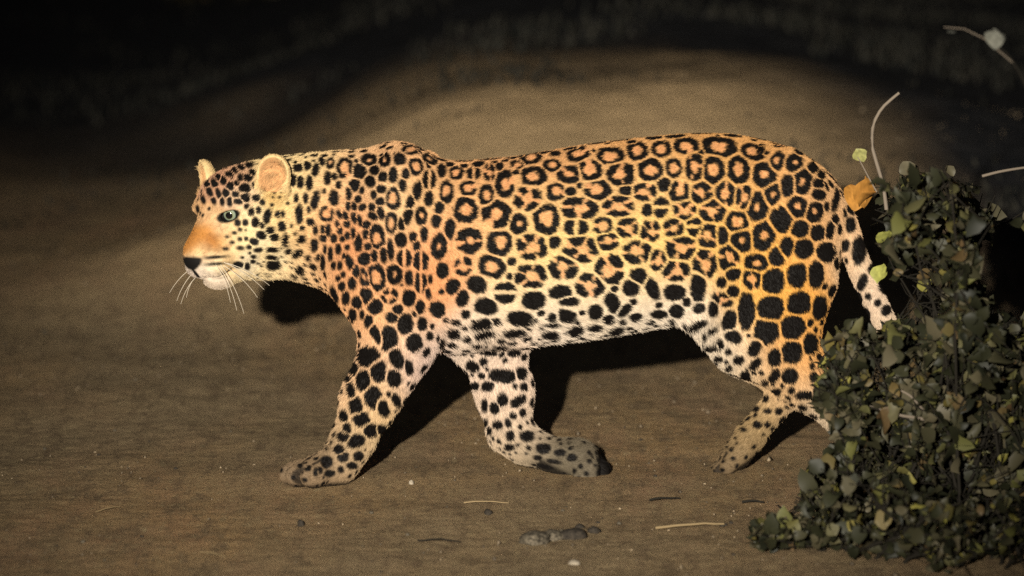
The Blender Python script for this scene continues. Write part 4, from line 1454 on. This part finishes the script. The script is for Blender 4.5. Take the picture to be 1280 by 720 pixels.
put_rock('clod', 724, 656, 6, .7, m_dark, 'tiny blackish clod set back from the row under the belly', 'clod', 9, 'clods of earth')
rp = random.Random(77)
for k in range(34):
    px_, py_ = rp.uniform(20, 930), rp.uniform(470, 715)
    if 340 < px_ < 780 and py_ < 625: py_ = rp.uniform(630, 715)
    put_rock('pebble', px_, py_, rp.uniform(1.3, 3.0), rp.uniform(.6, .9), (m_dark, m_earth, m_earth, m_dark)[k % 4], 'small dark pebble lying on the bare soil', 'pebble', 100 + k, 'small dark pebbles scattered on the soil')

m_straw, _t2, sb2 = new_mat('straw', .7, .2)
sb2.inputs['Base Color'].default_value = (.22, .16, .085, 1)
STRAW = [(820, 660, 905, 655, 'long pale straw lying on the soil below the belly', .0032), (580, 628, 636, 629, 'thin pale straw on the soil below the lifted fore paw', .0016),
         (522, 675, 575, 677, 'dark stick on the soil left of the clods', .0020), (812, 624, 850, 623, 'dark stick on the soil below the far hind paw', .0026),
         (928, 626, 955, 627, 'short dark stick on the soil beside the creeping shrub', .0030), (120, 640, 150, 634, 'short straw on the soil ahead of the leopard', .0015),
         (250, 690, 282, 697, 'bent straw on the soil ahead of the planted paw', .0015)]
for k, (x0, y0, x1, y1, lb, r0) in enumerate(STRAW):
    a, b = G(x0, y0), G(x1, y1)
    path = []
    for t in np.linspace(0, 1, 8):
        q = a + (b - a) * t
        q[2] = gz_at(q[0], q[1]) + r0 + .003 * math.sin(t * 3.14) + .002
        path.append(q)
    vs, fs = tube(path, r0, r0 * .6, 6)
    nm = 'stick' if 'stick' in lb else 'straw'
    tag(mesh_obj(nm, vs, fs, m_stem if nm == 'stick' else m_straw), lb, nm)

# loose grit, too fine to count
n = 5200
gx_ = rng.uniform(-1.9, 1.9, n); gy_ = rng.uniform(-1.5, 4.5, n)
cl = fbm(np.stack([gx_, gy_], 1) * 2.1, 3, 95)
k = rng.random(n) < sst(-.5, .6, cl)
gx_, gy_ = gx_[k], gy_[k]; n = len(gx_)
base = np.array([(1, 0, 0), (-.6, .8, 0), (-.5, -.8, 0), (.1, .1, .9), (0, 0, -.5)])
tri = np.array([(0, 1, 3), (1, 2, 3), (2, 0, 3), (1, 0, 4), (2, 1, 4), (0, 2, 4)])
sz = rng.uniform(.0012, .0042, n) * (1 + (rng.random(n) < .08))
an_ = rng.uniform(0, 6.28, n)
Bv = base[None] * sz[:, None, None] * rng.uniform(.6, 1.3, (n, 5, 1))
Rx = np.stack([Bv[:, :, 0] * np.cos(an_)[:, None] - Bv[:, :, 1] * np.sin(an_)[:, None], Bv[:, :, 0] * np.sin(an_)[:, None] + Bv[:, :, 1] * np.cos(an_)[:, None], Bv[:, :, 2]], 2)
Rx += np.stack([gx_, gy_, ground_h(gx_, gy_) + sz * .3], 1)[:, None]
m_grit, grt, grb = new_mat('grit', .9, .15)
gg = grt.nodes.new('ShaderNodeNewGeometry'); gc = grt.nodes.new('ShaderNodeValToRGB')
gc.color_ramp.elements[0].color = (.05, .04, .03, 1); gc.color_ramp.elements[1].color = (.30, .23, .15, 1)
grt.links.new(gg.outputs['Random Per Island'], gc.inputs[0]); grt.links.new(gc.outputs[0], grb.inputs['Base Color'])
grit = big_mesh('gravel', Rx.reshape(-1, 3), (tri[None] + (np.arange(n) * 5)[:, None, None]).reshape(-1, 3), m_grit, None, False)
tag(grit, 'fine loose grit strewn over the bare earth', 'gravel', None, 'stuff')
